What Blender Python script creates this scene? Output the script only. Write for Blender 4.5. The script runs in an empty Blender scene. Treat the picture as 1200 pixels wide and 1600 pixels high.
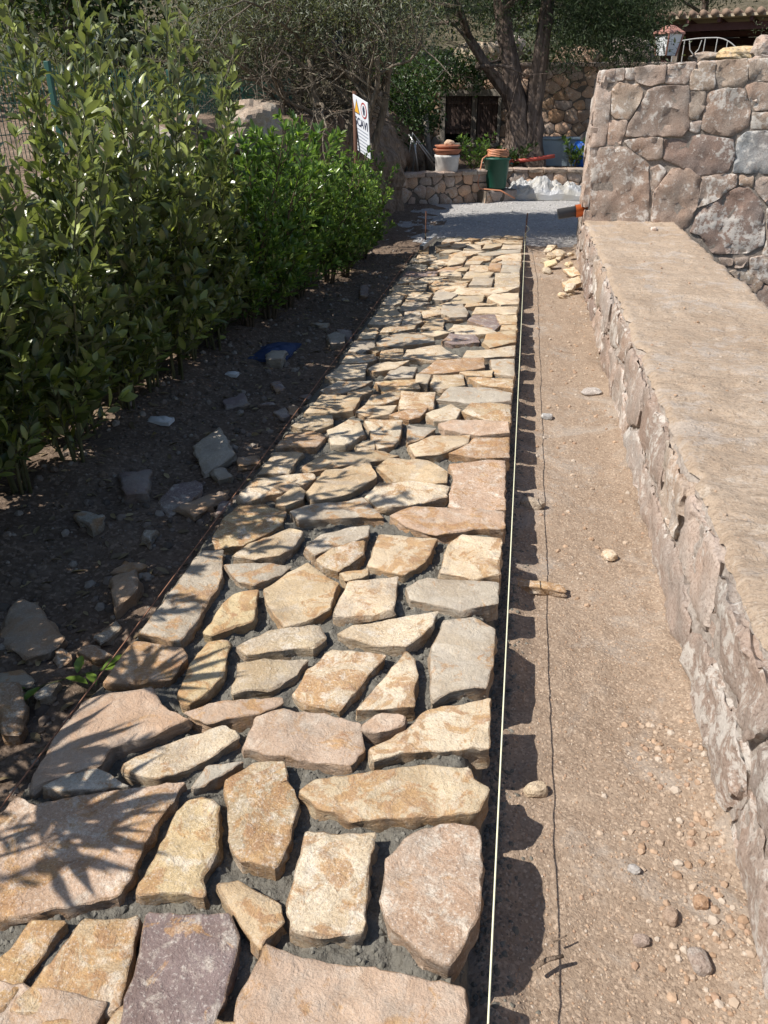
import bpy, bmesh, math, random
import numpy as np
from mathutils import Vector, Matrix, noise
from mathutils.geometry import delaunay_2d_cdt

rad = math.radians
SC = bpy.context.scene
COL = SC.collection

# ------------------------------------------------------------------ camera, sky, sun, exposure
cam_d = bpy.data.cameras.new('camera'); cam = bpy.data.objects.new('camera', cam_d); COL.objects.link(cam)
cam.location = (0, 0, 1.55)
cam.rotation_euler = (rad(90 - 28.48), 0, rad(9.604))
cam_d.sensor_fit = 'VERTICAL'; cam_d.sensor_height = 36; cam_d.sensor_width = 27; cam_d.lens = 27.0
cam_d.clip_start = 0.02; cam_d.clip_end = 2000
SC.camera = cam

SUN_DIR = Vector((-0.14, -0.07, 0.182)).normalized()       # towards the sun
world = bpy.data.worlds.new('World'); SC.world = world; world.use_nodes = True
wn = world.node_tree.nodes; wl = world.node_tree.links
sky = wn.new('ShaderNodeTexSky'); sky.sky_type = 'NISHITA'; sky.sun_disc = False
sky.sun_elevation = math.asin(SUN_DIR.z); sky.sun_rotation = math.atan2(SUN_DIR.x, SUN_DIR.y) % (2 * math.pi)
wl.new(sky.outputs[0], wn['Background'].inputs[0]); wn['Background'].inputs[1].default_value = 0.10
sun_d = bpy.data.lights.new('sun', 'SUN'); sun_d.energy = 5.0; sun_d.angle = rad(0.53); sun_d.color = (1.0, 0.955, 0.89)
sun = bpy.data.objects.new('sun', sun_d); COL.objects.link(sun)
sun.rotation_euler = SUN_DIR.to_track_quat('Z', 'Y').to_euler(); sun.location = (-10, -5, 15)
vs = SC.view_settings
vs.view_transform = 'Standard'; vs.look = 'None'; vs.exposure = 0.45; vs.gamma = 1.0; vs.use_curve_mapping = False

# ------------------------------------------------------------------ helpers: objects
def tag(o, label=None, cat=None, group=None, kind=None):
    if label: o['label'] = label
    if cat: o['category'] = cat
    if group: o['group'] = group
    if kind: o['kind'] = kind
    return o

def thing(name, label, cat, loc=(0, 0, 0), group=None, rz=0.0):
    o = bpy.data.objects.new(name, None); COL.objects.link(o)
    o.location = loc; o.rotation_euler = (0, 0, rz); o.empty_display_size = 0.1
    return tag(o, label, cat, group)

def link(name, me, mats=None, parent=None, loc=(0, 0, 0), color=None):
    o = bpy.data.objects.new(name, me); COL.objects.link(o); o.location = loc
    if mats is not None and len(me.materials) == 0:
        for m in (mats if isinstance(mats, (list, tuple)) else [mats]): me.materials.append(m)
    if parent is not None: o.parent = parent
    if color is not None: o.color = tuple(color) if len(color) == 4 else (*color, 1)
    return o

def copy_tree(o, parent=None):
    c = o.copy(); COL.objects.link(c)
    if parent is not None: c.parent = parent
    for ch in list(o.children): copy_tree(ch, c)
    return c

def np_mesh(name, V, F, smooth=False, midx=None):
    V = np.asarray(V, np.float32); F = np.asarray(F, np.int32); k = F.shape[1]
    me = bpy.data.meshes.new(name)
    me.vertices.add(len(V)); me.vertices.foreach_set('co', V.ravel())
    me.loops.add(F.size); me.loops.foreach_set('vertex_index', F.ravel())
    me.polygons.add(len(F)); me.polygons.foreach_set('loop_start', np.arange(0, F.size, k, dtype=np.int32))
    me.polygons.foreach_set('loop_total', np.full(len(F), k, np.int32))
    me.polygons.foreach_set('use_smooth', np.full(len(F), smooth))
    if midx is not None: me.polygons.foreach_set('material_index', np.asarray(midx, np.int32))
    me.update(calc_edges=True); me.validate()
    return me

class MB:
    """collects simple shapes, builds ONE mesh"""
    def __init__(s): s.v = []; s.f = []; s.m = []; s.mi = 0
    def add(s, vs_, fs):
        b = len(s.v); s.v += [tuple(v) for v in vs_]; s.f += [tuple(i + b for i in f) for f in fs]; s.m += [s.mi] * len(fs)
    def box(s, c, d, M=None):
        x, y, z = [k / 2 for k in d]
        P = [Vector((sx * x, sy * y, sz * z)) for sz in (-1, 1) for sx, sy in ((-1, -1), (1, -1), (1, 1), (-1, 1))]
        if M is not None: P = [M @ p for p in P]
        P = [p + Vector(c) for p in P]
        s.add(P, [(3, 2, 1, 0), (4, 5, 6, 7), (0, 1, 5, 4), (1, 2, 6, 5), (2, 3, 7, 6), (3, 0, 4, 7)])
    def tube(s, pts, r, n=8, cap=True):
        pts = [Vector(p) for p in pts]; rs = r if isinstance(r, (list, tuple)) else [r] * len(pts)
        b = len(s.v); up = Vector((0, 0, 1)); prev = None
        for i, p in enumerate(pts):
            t = (pts[min(i + 1, len(pts) - 1)] - pts[max(i - 1, 0)])
            t = t.normalized() if t.length > 1e-9 else Vector((0, 0, 1))
            a = prev - t * prev.dot(t) if prev is not None else (t.cross(up) if abs(t.z) < 0.95 else t.cross(Vector((1, 0, 0))))
            a.normalize(); prev = a; c = t.cross(a)
            for k in range(n):
                th = 2 * math.pi * k / n
                s.v.append(tuple(p + (a * math.cos(th) + c * math.sin(th)) * rs[i]))
        nf = 0
        for i in range(len(pts) - 1):
            for k in range(n):
                k2 = (k + 1) % n
                s.f.append((b + i * n + k, b + i * n + k2, b + (i + 1) * n + k2, b + (i + 1) * n + k)); nf += 1
        if cap:
            s.f.append(tuple(b + k for k in reversed(range(n)))); e = b + (len(pts) - 1) * n
            s.f.append(tuple(e + k for k in range(n))); nf += 2
        s.m += [s.mi] * nf
    def lathe(s, prof, c=(0, 0, 0), n=20):
        b = len(s.v); c = Vector(c)
        for r, z in prof:
            for k in range(n):
                th = 2 * math.pi * k / n; s.v.append((c.x + r * math.cos(th), c.y + r * math.sin(th), c.z + z))
        nf = 0
        for i in range(len(prof) - 1):
            for k in range(n):
                k2 = (k + 1) % n
                s.f.append((b + i * n + k, b + i * n + k2, b + (i + 1) * n + k2, b + (i + 1) * n + k)); nf += 1
        s.m += [s.mi] * nf
    def build(s, name, mats, parent=None, smooth=False, loc=(0, 0, 0), color=None, bevel=0):
        me = bpy.data.meshes.new(name); me.from_pydata(s.v, [], s.f)
        for p, k in zip(me.polygons, s.m): p.material_index = k; p.use_smooth = smooth
        if bevel:
            bm = bmesh.new(); bm.from_mesh(me)
            bmesh.ops.bevel(bm, geom=list(bm.edges), offset=bevel, segments=2, affect='EDGES', profile=0.5)
            bm.to_mesh(me); bm.free()
        me.update()
        return link(name, me, mats, parent, loc, color)

# ------------------------------------------------------------------ helpers: materials
class Mat:
    def __init__(s, name, rough=0.9, spec=0.3):
        s.m = bpy.data.materials.new(name); s.m.use_nodes = True; s.t = s.m.node_tree
        s.p = s.t.nodes['Principled BSDF']; s.out = s.t.nodes['Material Output']
        s.p.inputs['Roughness'].default_value = rough; s.p.inputs['Specular IOR Level'].default_value = spec
        s._co = None
    def n(s, ty, **k):
        o = s.t.nodes.new(ty)
        for a, b in k.items(): setattr(o, a, b)
        return o
    def put(s, sock, v):
        if isinstance(v, bpy.types.NodeSocket): s.t.links.new(v, sock)
        elif isinstance(v, (tuple, list)):
            sock.default_value = (*v, 1) if len(v) == 3 and sock.type == 'RGBA' else v
        else: sock.default_value = v
    def co(s, scale=None, rand=True):
        if s._co is None:
            tc = s.n('ShaderNodeTexCoord'); v = tc.outputs['Object']
            if rand:
                oi = s.n('ShaderNodeObjectInfo'); a = s.n('ShaderNodeVectorMath', operation='MULTIPLY_ADD')
                s.put(a.inputs[0], oi.outputs['Random']); a.inputs[1].default_value = (37, 91, 53); s.put(a.inputs[2], v); v = a.outputs[0]
            s._co = v
        if scale is None: return s._co
        m = s.n('ShaderNodeVectorMath', operation='MULTIPLY'); s.put(m.inputs[0], s._co); m.inputs[1].default_value = scale
        return m.outputs[0]
    def noise(s, scale, detail=4, rough=0.55, dist=0.0, vec=None, out=0):
        o = s.n('ShaderNodeTexNoise'); s.put(o.inputs['Vector'], vec or s.co())
        o.inputs['Scale'].default_value = scale; o.inputs['Detail'].default_value = detail
        o.inputs['Roughness'].default_value = rough; o.inputs['Distortion'].default_value = dist
        return o.outputs[out]
    def vor(s, scale, feature='F1', out='Distance', vec=None):
        o = s.n('ShaderNodeTexVoronoi', feature=feature); s.put(o.inputs['Vector'], vec or s.co()); o.inputs['Scale'].default_value = scale
        return o.outputs[out]
    def ramp(s, fac, *stops):
        o = s.n('ShaderNodeValToRGB'); s.put(o.inputs[0], fac); e = o.color_ramp.elements
        while len(e) < len(stops): e.new(0.5)
        for q, (p, c) in zip(e, stops):
            q.position = p; q.color = (c, c, c, 1) if not isinstance(c, (tuple, list)) else (*c, 1)
        return o.outputs[0]
    def mix(s, fac, a, b, bt='MIX'):
        o = s.n('ShaderNodeMix', data_type='RGBA', blend_type=bt)
        s.put(o.inputs[0], fac); s.put(o.inputs[6], a); s.put(o.inputs[7], b)
        return o.outputs[2]
    def math(s, op, a, b=0.0):
        o = s.n('ShaderNodeMath', operation=op); s.put(o.inputs[0], a); s.put(o.inputs[1], b); return o.outputs[0]
    def bump(s, h, strength=0.5, dist=0.01, nrm=None):
        o = s.n('ShaderNodeBump'); s.put(o.inputs['Height'], h); o.inputs['Strength'].default_value = strength
        o.inputs['Distance'].default_value = dist
        if nrm: s.put(o.inputs['Normal'], nrm)
        return o.outputs[0]
    def color(s, c): s.put(s.p.inputs['Base Color'], c); return s
    def normal(s, c): s.put(s.p.inputs['Normal'], c); return s
    def objcolor(s): return s.n('ShaderNodeObjectInfo').outputs['Color']
    def island(s): return s.n('ShaderNodeNewGeometry').outputs['Random Per Island']

def m_paving(name, side=False):
    m = Mat(name, 0.85, 0.25)
    base = m.objcolor(); rnd_ = m.n('ShaderNodeObjectInfo').outputs['Random']
    big = m.noise(4.5, 5, 0.6, 0.3); med = m.noise(24, 7, 0.7, 0.5); fine = m.noise(150, 4, 0.72); grit = m.noise(330, 3, 0.7)
    c = m.mix(m.ramp(big, (0.36, 0.0), (0.64, 0.8)), base, m.mix(1.0, base, (0.84, 0.80, 0.77), 'MULTIPLY'))
    sh = m.math('MULTIPLY', m.math('SUBTRACT', m.n('ShaderNodeObjectInfo').outputs['Alpha'], 0.58), 0.30)
    r2 = m.math('FRACT', m.math('MULTIPLY', rnd_, 17.3)); fl = m.math('ADD', m.math('MULTIPLY', r2, 0.85), 0.15)
    rust = m.ramp(m.math('ADD', m.noise(8, 7, 0.72, 1.0), sh), (0.52 if not side else 0.44, 0.0), (0.57 if not side else 0.56, 0.78))
    c = m.mix(m.ramp(m.noise(3.2, 3, 0.5, 0.8), (0.50, 0.0), (0.56, 0.45)), c, m.mix(1.0, c, (0.78, 0.71, 0.62), 'MULTIPLY'))
    c = m.mix(rust, c, m.mix(m.ramp(med, (0.35, 0), (0.65, 1)), (0.50, 0.30, 0.125), (0.34, 0.175, 0.085)))
    c = m.mix(m.math('MULTIPLY', m.ramp(m.noise(15, 8, 0.75, 0.3), (0.52, 0.0), (0.62, 0.75)), fl), c, (0.72, 0.65, 0.54))
    c = m.mix(m.ramp(m.math('SUBTRACT', m.noise(6, 6, 0.65, 0.4), sh), (0.56, 0.0), (0.68, 0.5)), c, (0.39, 0.34, 0.28))
    c = m.mix(m.math('MULTIPLY', m.ramp(m.noise(70, 6, 0.8), (0.38, 0.5), (0.47, 0.0)), fl), c, m.mix(1.0, c, (0.55, 0.47, 0.42), 'MULTIPLY'))
    c = m.mix(m.math('MULTIPLY', m.ramp(fine, (0.36, 0.6), (0.46, 0.0)), fl), c, m.mix(1.0, c, (0.50, 0.44, 0.40), 'MULTIPLY'))
    c = m.mix(m.math('MULTIPLY', m.ramp(fine, (0.57, 0.0), (0.64, 0.6)), fl), c, (0.78, 0.73, 0.64))
    c = m.mix(m.ramp(grit, (0.34, 0.35), (0.5, 0.0)), c, (0.16, 0.12, 0.10))
    if side:
        strata = m.noise(1.0, 6, 0.75, 0.8, vec=m.co((16, 16, 55)))
        c = m.mix(m.ramp(strata, (0.40, 0.0), (0.62, 0.5)), c, (0.36, 0.235, 0.145))
        m.normal(m.bump(strata, 1.0, 0.02, m.bump(med, 0.8, 0.015, m.bump(fine, 0.6, 0.004))))
    else:
        m.normal(m.bump(big, 0.5, 0.02, m.bump(med, 1.0, 0.010, m.bump(fine, 0.8, 0.0035, m.bump(grit, 0.4, 0.0015)))))
    m.color(c)
    return m.m

def m_rock(name, lime=0.4, bumpd=0.012, moss=0.0):
    m = Mat(name, 0.9, 0.25); base = m.objcolor()
    med = m.noise(17, 8, 0.74, 0.15); fine = m.noise(95, 5, 0.75); big = m.noise(3.2, 4, 0.6)
    c = m.mix(m.ramp(big, (0.35, 0.0), (0.65, 0.7)), base, m.mix(1.0, base, (1.14, 0.93, 0.81), 'MULTIPLY'))
    c = m.mix(m.ramp(fine, (0.34, 0.75), (0.52, 0.0)), c, m.mix(1.0, c, (0.42, 0.38, 0.36), 'MULTIPLY'))
    c = m.mix(m.ramp(fine, (0.58, 0.0), (0.70, 0.5)), c, (0.58, 0.53, 0.48))
    c = m.mix(m.ramp(m.noise(11, 5, 0.65, 0.5), (0.60, 0.0), (0.7, 0.3)), c, (0.36, 0.25, 0.18))
    if lime: c = m.mix(m.ramp(m.math('MULTIPLY', med, m.ramp(m.noise(2.2, 3), (0.3, 0.75), (0.7, 1.25))), (0.54, 0.0), (0.62, lime)), c, (0.66, 0.62, 0.56))
    if moss: c = m.mix(m.ramp(m.noise(5, 5, 0.7), (0.55, 0.0), (0.7, moss)), c, (0.09, 0.085, 0.05))
    m.color(c); m.normal(m.bump(med, 0.9, bumpd, m.bump(fine, 0.7, bumpd * 0.3)))
    return m.m

def m_ground(name, c1, c2, c3, s=1.0, rough=0.95, bd=0.012, speck=0.5, dust=None):
    m = Mat(name, rough, 0.15); m.co(rand=False)
    big = m.noise(1.3 * s, 5, 0.6); med = m.noise(14 * s, 6, 0.7); fine = m.noise(110 * s, 4, 0.7)
    v = m.vor(95 * s); vc = m.vor(95 * s, out='Color')
    c = m.mix(m.ramp(big, (0.35, 0), (0.65, 1)), c1, c2)
    c = m.mix(m.ramp(med, (0.45, 0), (0.7, 0.7)), c, c3)
    sep = m.n('ShaderNodeSeparateColor'); m.put(sep.inputs[0], vc)
    c = m.mix(m.ramp(sep.outputs[0], (0.0, 0.6), (0.5, 0.0)), c, m.mix(1.0, c, (0.6, 0.57, 0.55), 'MULTIPLY'))
    if dust: c = m.mix(m.ramp(m.noise(2.3, 7, 0.75, 0.6), (0.53, 0.0), (0.62, 0.6)), c, dust)
    c = m.mix(m.ramp(sep.outputs[1], (0.72, 0.0), (1.0, speck)), c, tuple(min(0.8, k * 2.0) for k in c3))
    m.color(c)
    m.normal(m.bump(m.math('SUBTRACT', 1.0, v), 0.3, 0.004 / s, m.bump(med, 0.8, bd, m.bump(fine, 0.8, 0.004 / s))))
    return m.m

def m_leaf(name, c1, c2, rough=0.35, trans=0.35, back=None, spec=0.5):
    m = Mat(name, rough, spec); r = m.island()
    c = m.ramp(r, (0.0, c1), (0.55, tuple((a + b) / 2 for a, b in zip(c1, c2))), (0.93, c2), (1.0, tuple(min(1, k * 1.5) for k in c2)))
    if back:
        g = m.n('ShaderNodeNewGeometry'); c = m.mix(g.outputs['Backfacing'], c, back)
    m.color(c)
    tr = m.n('ShaderNodeBsdfTranslucent'); m.put(tr.inputs[0], m.mix(1.0, c, (1.5, 1.6, 0.5), 'MULTIPLY'))
    mx = m.n('ShaderNodeMixShader'); mx.inputs[0].default_value = trans
    m.t.links.new(m.p.outputs[0], mx.inputs[1]); m.t.links.new(tr.outputs[0], mx.inputs[2]); m.t.links.new(mx.outputs[0], m.out.inputs[0])
    return m.m

def m_plain(name, c, rough=0.6, spec=0.4, metal=0.0, var=0.25, sc=12, bd=0.002):
    m = Mat(name, rough, spec); m.p.inputs['Metallic'].default_value = metal
    n_ = m.noise(sc, 5, 0.65)
    m.color(m.mix(m.ramp(n_, (0.35, var), (0.65, 0.0)), c, tuple(k * 0.45 for k in c)))
    m.normal(m.bump(m.noise(sc * 6, 4), 0.4, bd))
    return m.m

def m_bark(name, c1, c2, sc=1.0):
    m = Mat(name, 0.95, 0.15)
    v = m.co((22 * sc, 22 * sc, 3.2 * sc)); a = m.noise(1.0, 6, 0.7, 0.6, vec=v)
    m.color(m.mix(m.ramp(a, (0.38, 0), (0.62, 1)), c1, c2)); m.normal(m.bump(a, 1.0, 0.03))
    return m.m

M = {}
M['paving'] = m_paving('paving_stone'); M['paving_side'] = m_paving('paving_stone_edge', True)
M['rock'] = m_rock('granite_with_lime', 0.75); M['rock_dry'] = m_rock('dry_stone', 0.35, 0.025, 0.2)
M['lowface'] = m_rock('limewashed_stone', 0.65, 0.02)
M['mortar'] = m_ground('fresh_mortar', (0.135, 0.125, 0.105), (0.165, 0.155, 0.13), (0.20, 0.188, 0.16), 1.3, 0.95, 0.03, 0.0)
M['joint'] = m_ground('wall_mortar', (0.20, 0.17, 0.145), (0.26, 0.22, 0.185), (0.36, 0.315, 0.27), 1.0, 0.95, 0.02, 0.2)
M['joint_dark'] = m_ground('earthy_joint', (0.12, 0.10, 0.08), (0.16, 0.13, 0.105), (0.2, 0.17, 0.14), 1.0, 0.95, 0.02, 0.1)
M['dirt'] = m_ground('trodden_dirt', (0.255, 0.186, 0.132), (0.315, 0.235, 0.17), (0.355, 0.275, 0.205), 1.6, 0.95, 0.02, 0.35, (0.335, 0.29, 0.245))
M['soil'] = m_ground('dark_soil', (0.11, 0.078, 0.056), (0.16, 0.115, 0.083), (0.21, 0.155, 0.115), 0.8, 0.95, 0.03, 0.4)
M['gravel'] = m_ground('pale_gravel', (0.32, 0.31, 0.295), (0.36, 0.345, 0.33), (0.40, 0.385, 0.37), 0.5, 0.95, 0.02, 0.25)
M['hill'] = m_ground('scrubby_hillside', (0.07, 0.065, 0.04), (0.12, 0.1, 0.065), (0.17, 0.14, 0.10), 0.1, 0.95, 0.1, 0.2)
M['cap'] = None
m = Mat('dusty_cement_cap', 0.95, 0.15)
tr1 = m.noise(1.0, 6, 0.7, 0.9, vec=m.co((9, 26, 9))); tr2 = m.noise(60, 5, 0.7); tr3 = m.noise(2.0, 5, 0.6)
c = m.mix(m.ramp(tr3, (0.35, 0), (0.65, 1)), (0.37, 0.275, 0.195), (0.45, 0.35, 0.26))
c = m.mix(m.ramp(tr1, (0.5, 0), (0.75, 0.5)), c, (0.52, 0.43, 0.34))
c = m.mix(m.ramp(m.noise(6, 6, 0.7, 0.5), (0.58, 0), (0.72, 0.55)), c, (0.62, 0.56, 0.48))
c = m.mix(m.ramp(tr2, (0.36, 0.55), (0.5, 0)), c, (0.22, 0.16, 0.11))
c = m.mix(m.ramp(m.noise(3.1, 7, 0.75, 0.4), (0.53, 0), (0.60, 0.55)), c, (0.44, 0.385, 0.335))
c = m.mix(m.ramp(m.noise(45, 6, 0.8), (0.58, 0), (0.66, 0.5)), c, (0.62, 0.55, 0.46))
m.color(c)
ridge = m.ramp(m.noise(1.0, 5, 0.6, 1.5, vec=m.co((7, 13, 7))), (0.40, 0.0), (0.50, 0.5), (0.53, 0.9), (0.7, 1.0))
m.normal(m.bump(ridge, 0.5, 0.010, m.bump(tr1, 0.7, 0.012, m.bump(tr2, 1.0, 0.008, m.bump(m.noise(14, 7, 0.8), 0.8, 0.012))))); M['cap'] = m.m
M['laurel'] = m_leaf('laurel_leaf', (0.05, 0.072, 0.02), (0.25, 0.285, 0.08), 0.26, 0.3, (0.16, 0.18, 0.11))
M['bright'] = m_leaf('pittosporum_leaf', (0.05, 0.10, 0.02), (0.23, 0.33, 0.06), 0.28, 0.35, (0.10, 0.17, 0.06))
M['olive'] = m_leaf('olive_leaf', (0.045, 0.058, 0.03), (0.125, 0.14, 0.078), 0.5, 0.2, (0.16, 0.175, 0.12))
M['dark'] = m_leaf('dark_foliage', (0.022, 0.045, 0.016), (0.06, 0.10, 0.03), 0.4, 0.25, None, 0.35)
M['juniper'] = m_leaf('juniper_scale_foliage', (0.016, 0.03, 0.014), (0.05, 0.072, 0.03), 0.6, 0.2, None, 0.2)
M['grey'] = m_leaf('grey_green_foliage', (0.05, 0.062, 0.036), (0.12, 0.14, 0.082), 0.55, 0.25, None, 0.3)
M['bark_o'] = m_bark('olive_bark', (0.10, 0.08, 0.06), (0.26, 0.22, 0.17), 1.5)
M['bark_j'] = m_bark('juniper_bark', (0.09, 0.065, 0.05), (0.22, 0.17, 0.14), 0.8)
M['twig'] = m_bark('green_stem', (0.10, 0.11, 0.05), (0.20, 0.19, 0.10), 3)
M['twig_d'] = m_bark('brown_stem', (0.09, 0.07, 0.045), (0.17, 0.13, 0.085), 3)
M['iron'] = m_plain('rusty_rebar', (0.12, 0.06, 0.04), 0.8, 0.3, 0.3)
M['string'] = m_plain('white_string', (0.75, 0.74, 0.52), 0.8, 0.2)
M['string_r'] = m_plain('brown_string', (0.30, 0.15, 0.09), 0.8, 0.2)
M['orange'] = m_plain('orange_pvc', (0.75, 0.17, 0.04), 0.4, 0.5, 0, 0.1)
M['greypipe'] = m_plain('dark_grey_pvc', (0.07, 0.075, 0.08), 0.4, 0.5, 0, 0.1)
M['black'] = m_plain('painted_dark_interior', (0.01, 0.01, 0.01), 0.9, 0.1)  # near-black colour stands in for the shade of unlit interiors
M['alu'] = m_plain('worn_aluminium', (0.55, 0.55, 0.54), 0.45, 0.5, 0.7)
M['board'] = m_plain('white_sign_board', (0.72, 0.74, 0.78), 0.45, 0.4, 0, 0.08, 4)
M['ink'] = m_plain('dark_blue_print', (0.05, 0.055, 0.09), 0.6, 0.3, 0, 0.1)
M['inkgrey'] = m_plain('grey_small_print', (0.30, 0.33, 0.38), 0.6, 0.3, 0, 0.1)
M['yellow'] = m_plain('warning_yellow', (0.75, 0.40, 0.04), 0.5, 0.4, 0, 0.1)
M['red'] = m_plain('prohibition_red', (0.36, 0.06, 0.06), 0.5, 0.4, 0, 0.1)
M['redtube'] = m_plain('faded_red_plastic', (0.42, 0.08, 0.055), 0.5, 0.4, 0, 0.2)
M['wood'] = m_bark('brown_shutter_wood', (0.085, 0.058, 0.05), (0.17, 0.12, 0.10), 1.0)
M['wood_g'] = m_bark('weathered_post_wood', (0.16, 0.13, 0.105), (0.28, 0.24, 0.2), 1.0)
M['lintel'] = m_plain('pale_window_surround', (0.34, 0.30, 0.25), 0.9, 0.2, 0, 0.5, 6, 0.01)
M['pot'] = m_plain('white_painted_pot', (0.62, 0.60, 0.57), 0.7, 0.3, 0, 0.3)
M['terra'] = m_plain('terracotta', (0.42, 0.17, 0.10), 0.8, 0.3, 0, 0.35)
M['bin'] = m_plain('green_plastic_bin', (0.015, 0.085, 0.055), 0.45, 0.4, 0, 0.2)
M['hose'] = m_plain('orange_hose', (0.55, 0.24, 0.13), 0.5, 0.4, 0, 0.2)
M['blue'] = m_plain('blue_plastic', (0.02, 0.13, 0.55), 0.4, 0.4, 0, 0.1)
M['boxgrey'] = m_plain('grey_blue_box', (0.27, 0.34, 0.38), 0.6, 0.3, 0, 0.2, 3)
M['fence'] = m_plain('green_fence_wire', (0.03, 0.10, 0.08), 0.5, 0.4, 0.2)
M['bag'] = m_plain('dark_plastic_bag', (0.025, 0.028, 0.04), 0.3, 0.5)
M['roof'] = m_plain('weathered_roof_tile', (0.27, 0.19, 0.14), 0.9, 0.2, 0, 0.5, 3, 0.02)
M['beam'] = m_plain('dark_red_beam', (0.11, 0.05, 0.045), 0.8, 0.3, 0, 0.3)
M['panel'] = m_plain('pale_ceiling_board', (0.42, 0.35, 0.26), 0.9, 0.2, 0, 0.3, 3)
M['plaster'] = m_plain('salmon_plaster', (0.48, 0.28, 0.20), 0.9, 0.2, 0, 0.25, 2, 0.01)
M['white'] = m_plain('white_painted_iron', (0.45, 0.44, 0.42), 0.5, 0.4, 0, 0.3)
M['lampglass'] = m_plain('milky_lamp_glass', (0.80, 0.83, 0.86), 0.25, 0.5, 0, 0.1)
M['lampframe'] = m_plain('faded_pink_lamp_frame', (0.45, 0.22, 0.17), 0.6, 0.4, 0, 0.3)
M['net'] = m_plain('blue_net_scrap', (0.04, 0.06, 0.13), 0.6, 0.3)
M['stick'] = m_bark('dry_stick', (0.22, 0.16, 0.11), (0.36, 0.27, 0.2), 2)
m = Mat('crumpled_clear_plastic', 0.18, 0.6); m.p.inputs['Transmission Weight'].default_value = 0.4; m.p.inputs['IOR'].default_value = 1.35
m.color(m.mix(m.ramp(m.noise(4, 4), (0.4, 0), (0.65, 1)), (0.66, 0.67, 0.68), (0.62, 0.58, 0.50))); m.normal(m.bump(m.noise(30, 5, 0.6, 1.0), 0.8, 0.02)); M['plastic'] = m.m

# ------------------------------------------------------------------ helpers: geometry
def fbm(x, y, z=0.0, o=4):
    return noise.fractal(Vector((x, y, z)), 1.0, 2.0, o)

def parse(txt, col=True):
    out = []
    for l in txt.strip().splitlines():
        t = l.split(); c = t.pop(0) if col else 't'
        out.append((c, [tuple(map(float, q.split(','))) for q in t]))
    return out

def area(p): return 0.5 * sum(p[i][0] * p[(i + 1) % len(p)][1] - p[(i + 1) % len(p)][0] * p[i][1] for i in range(len(p)))

def inset_poly(p, d):
    """moves every vertex of a counter-clockwise outline inwards by d"""
    n_ = len(p); out = []
    for i in range(n_):
        a, b, c = Vector(p[i - 1]), Vector(p[i]), Vector(p[(i + 1) % n_])
        e1 = (b - a); e2 = (c - b)
        n1 = Vector((-e1.y, e1.x)); n2 = Vector((-e2.y, e2.x))
        n1 = n1.normalized() if n1.length > 1e-9 else n1; n2 = n2.normalized() if n2.length > 1e-9 else n2
        k = n1 + n2; L = k.length
        k = k / L if L > 1e-6 else n1
        dd = d[i] if isinstance(d, list) else d
        out.append(tuple(b + k * dd / max(0.55, k.dot(n1))))
    return out

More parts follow.
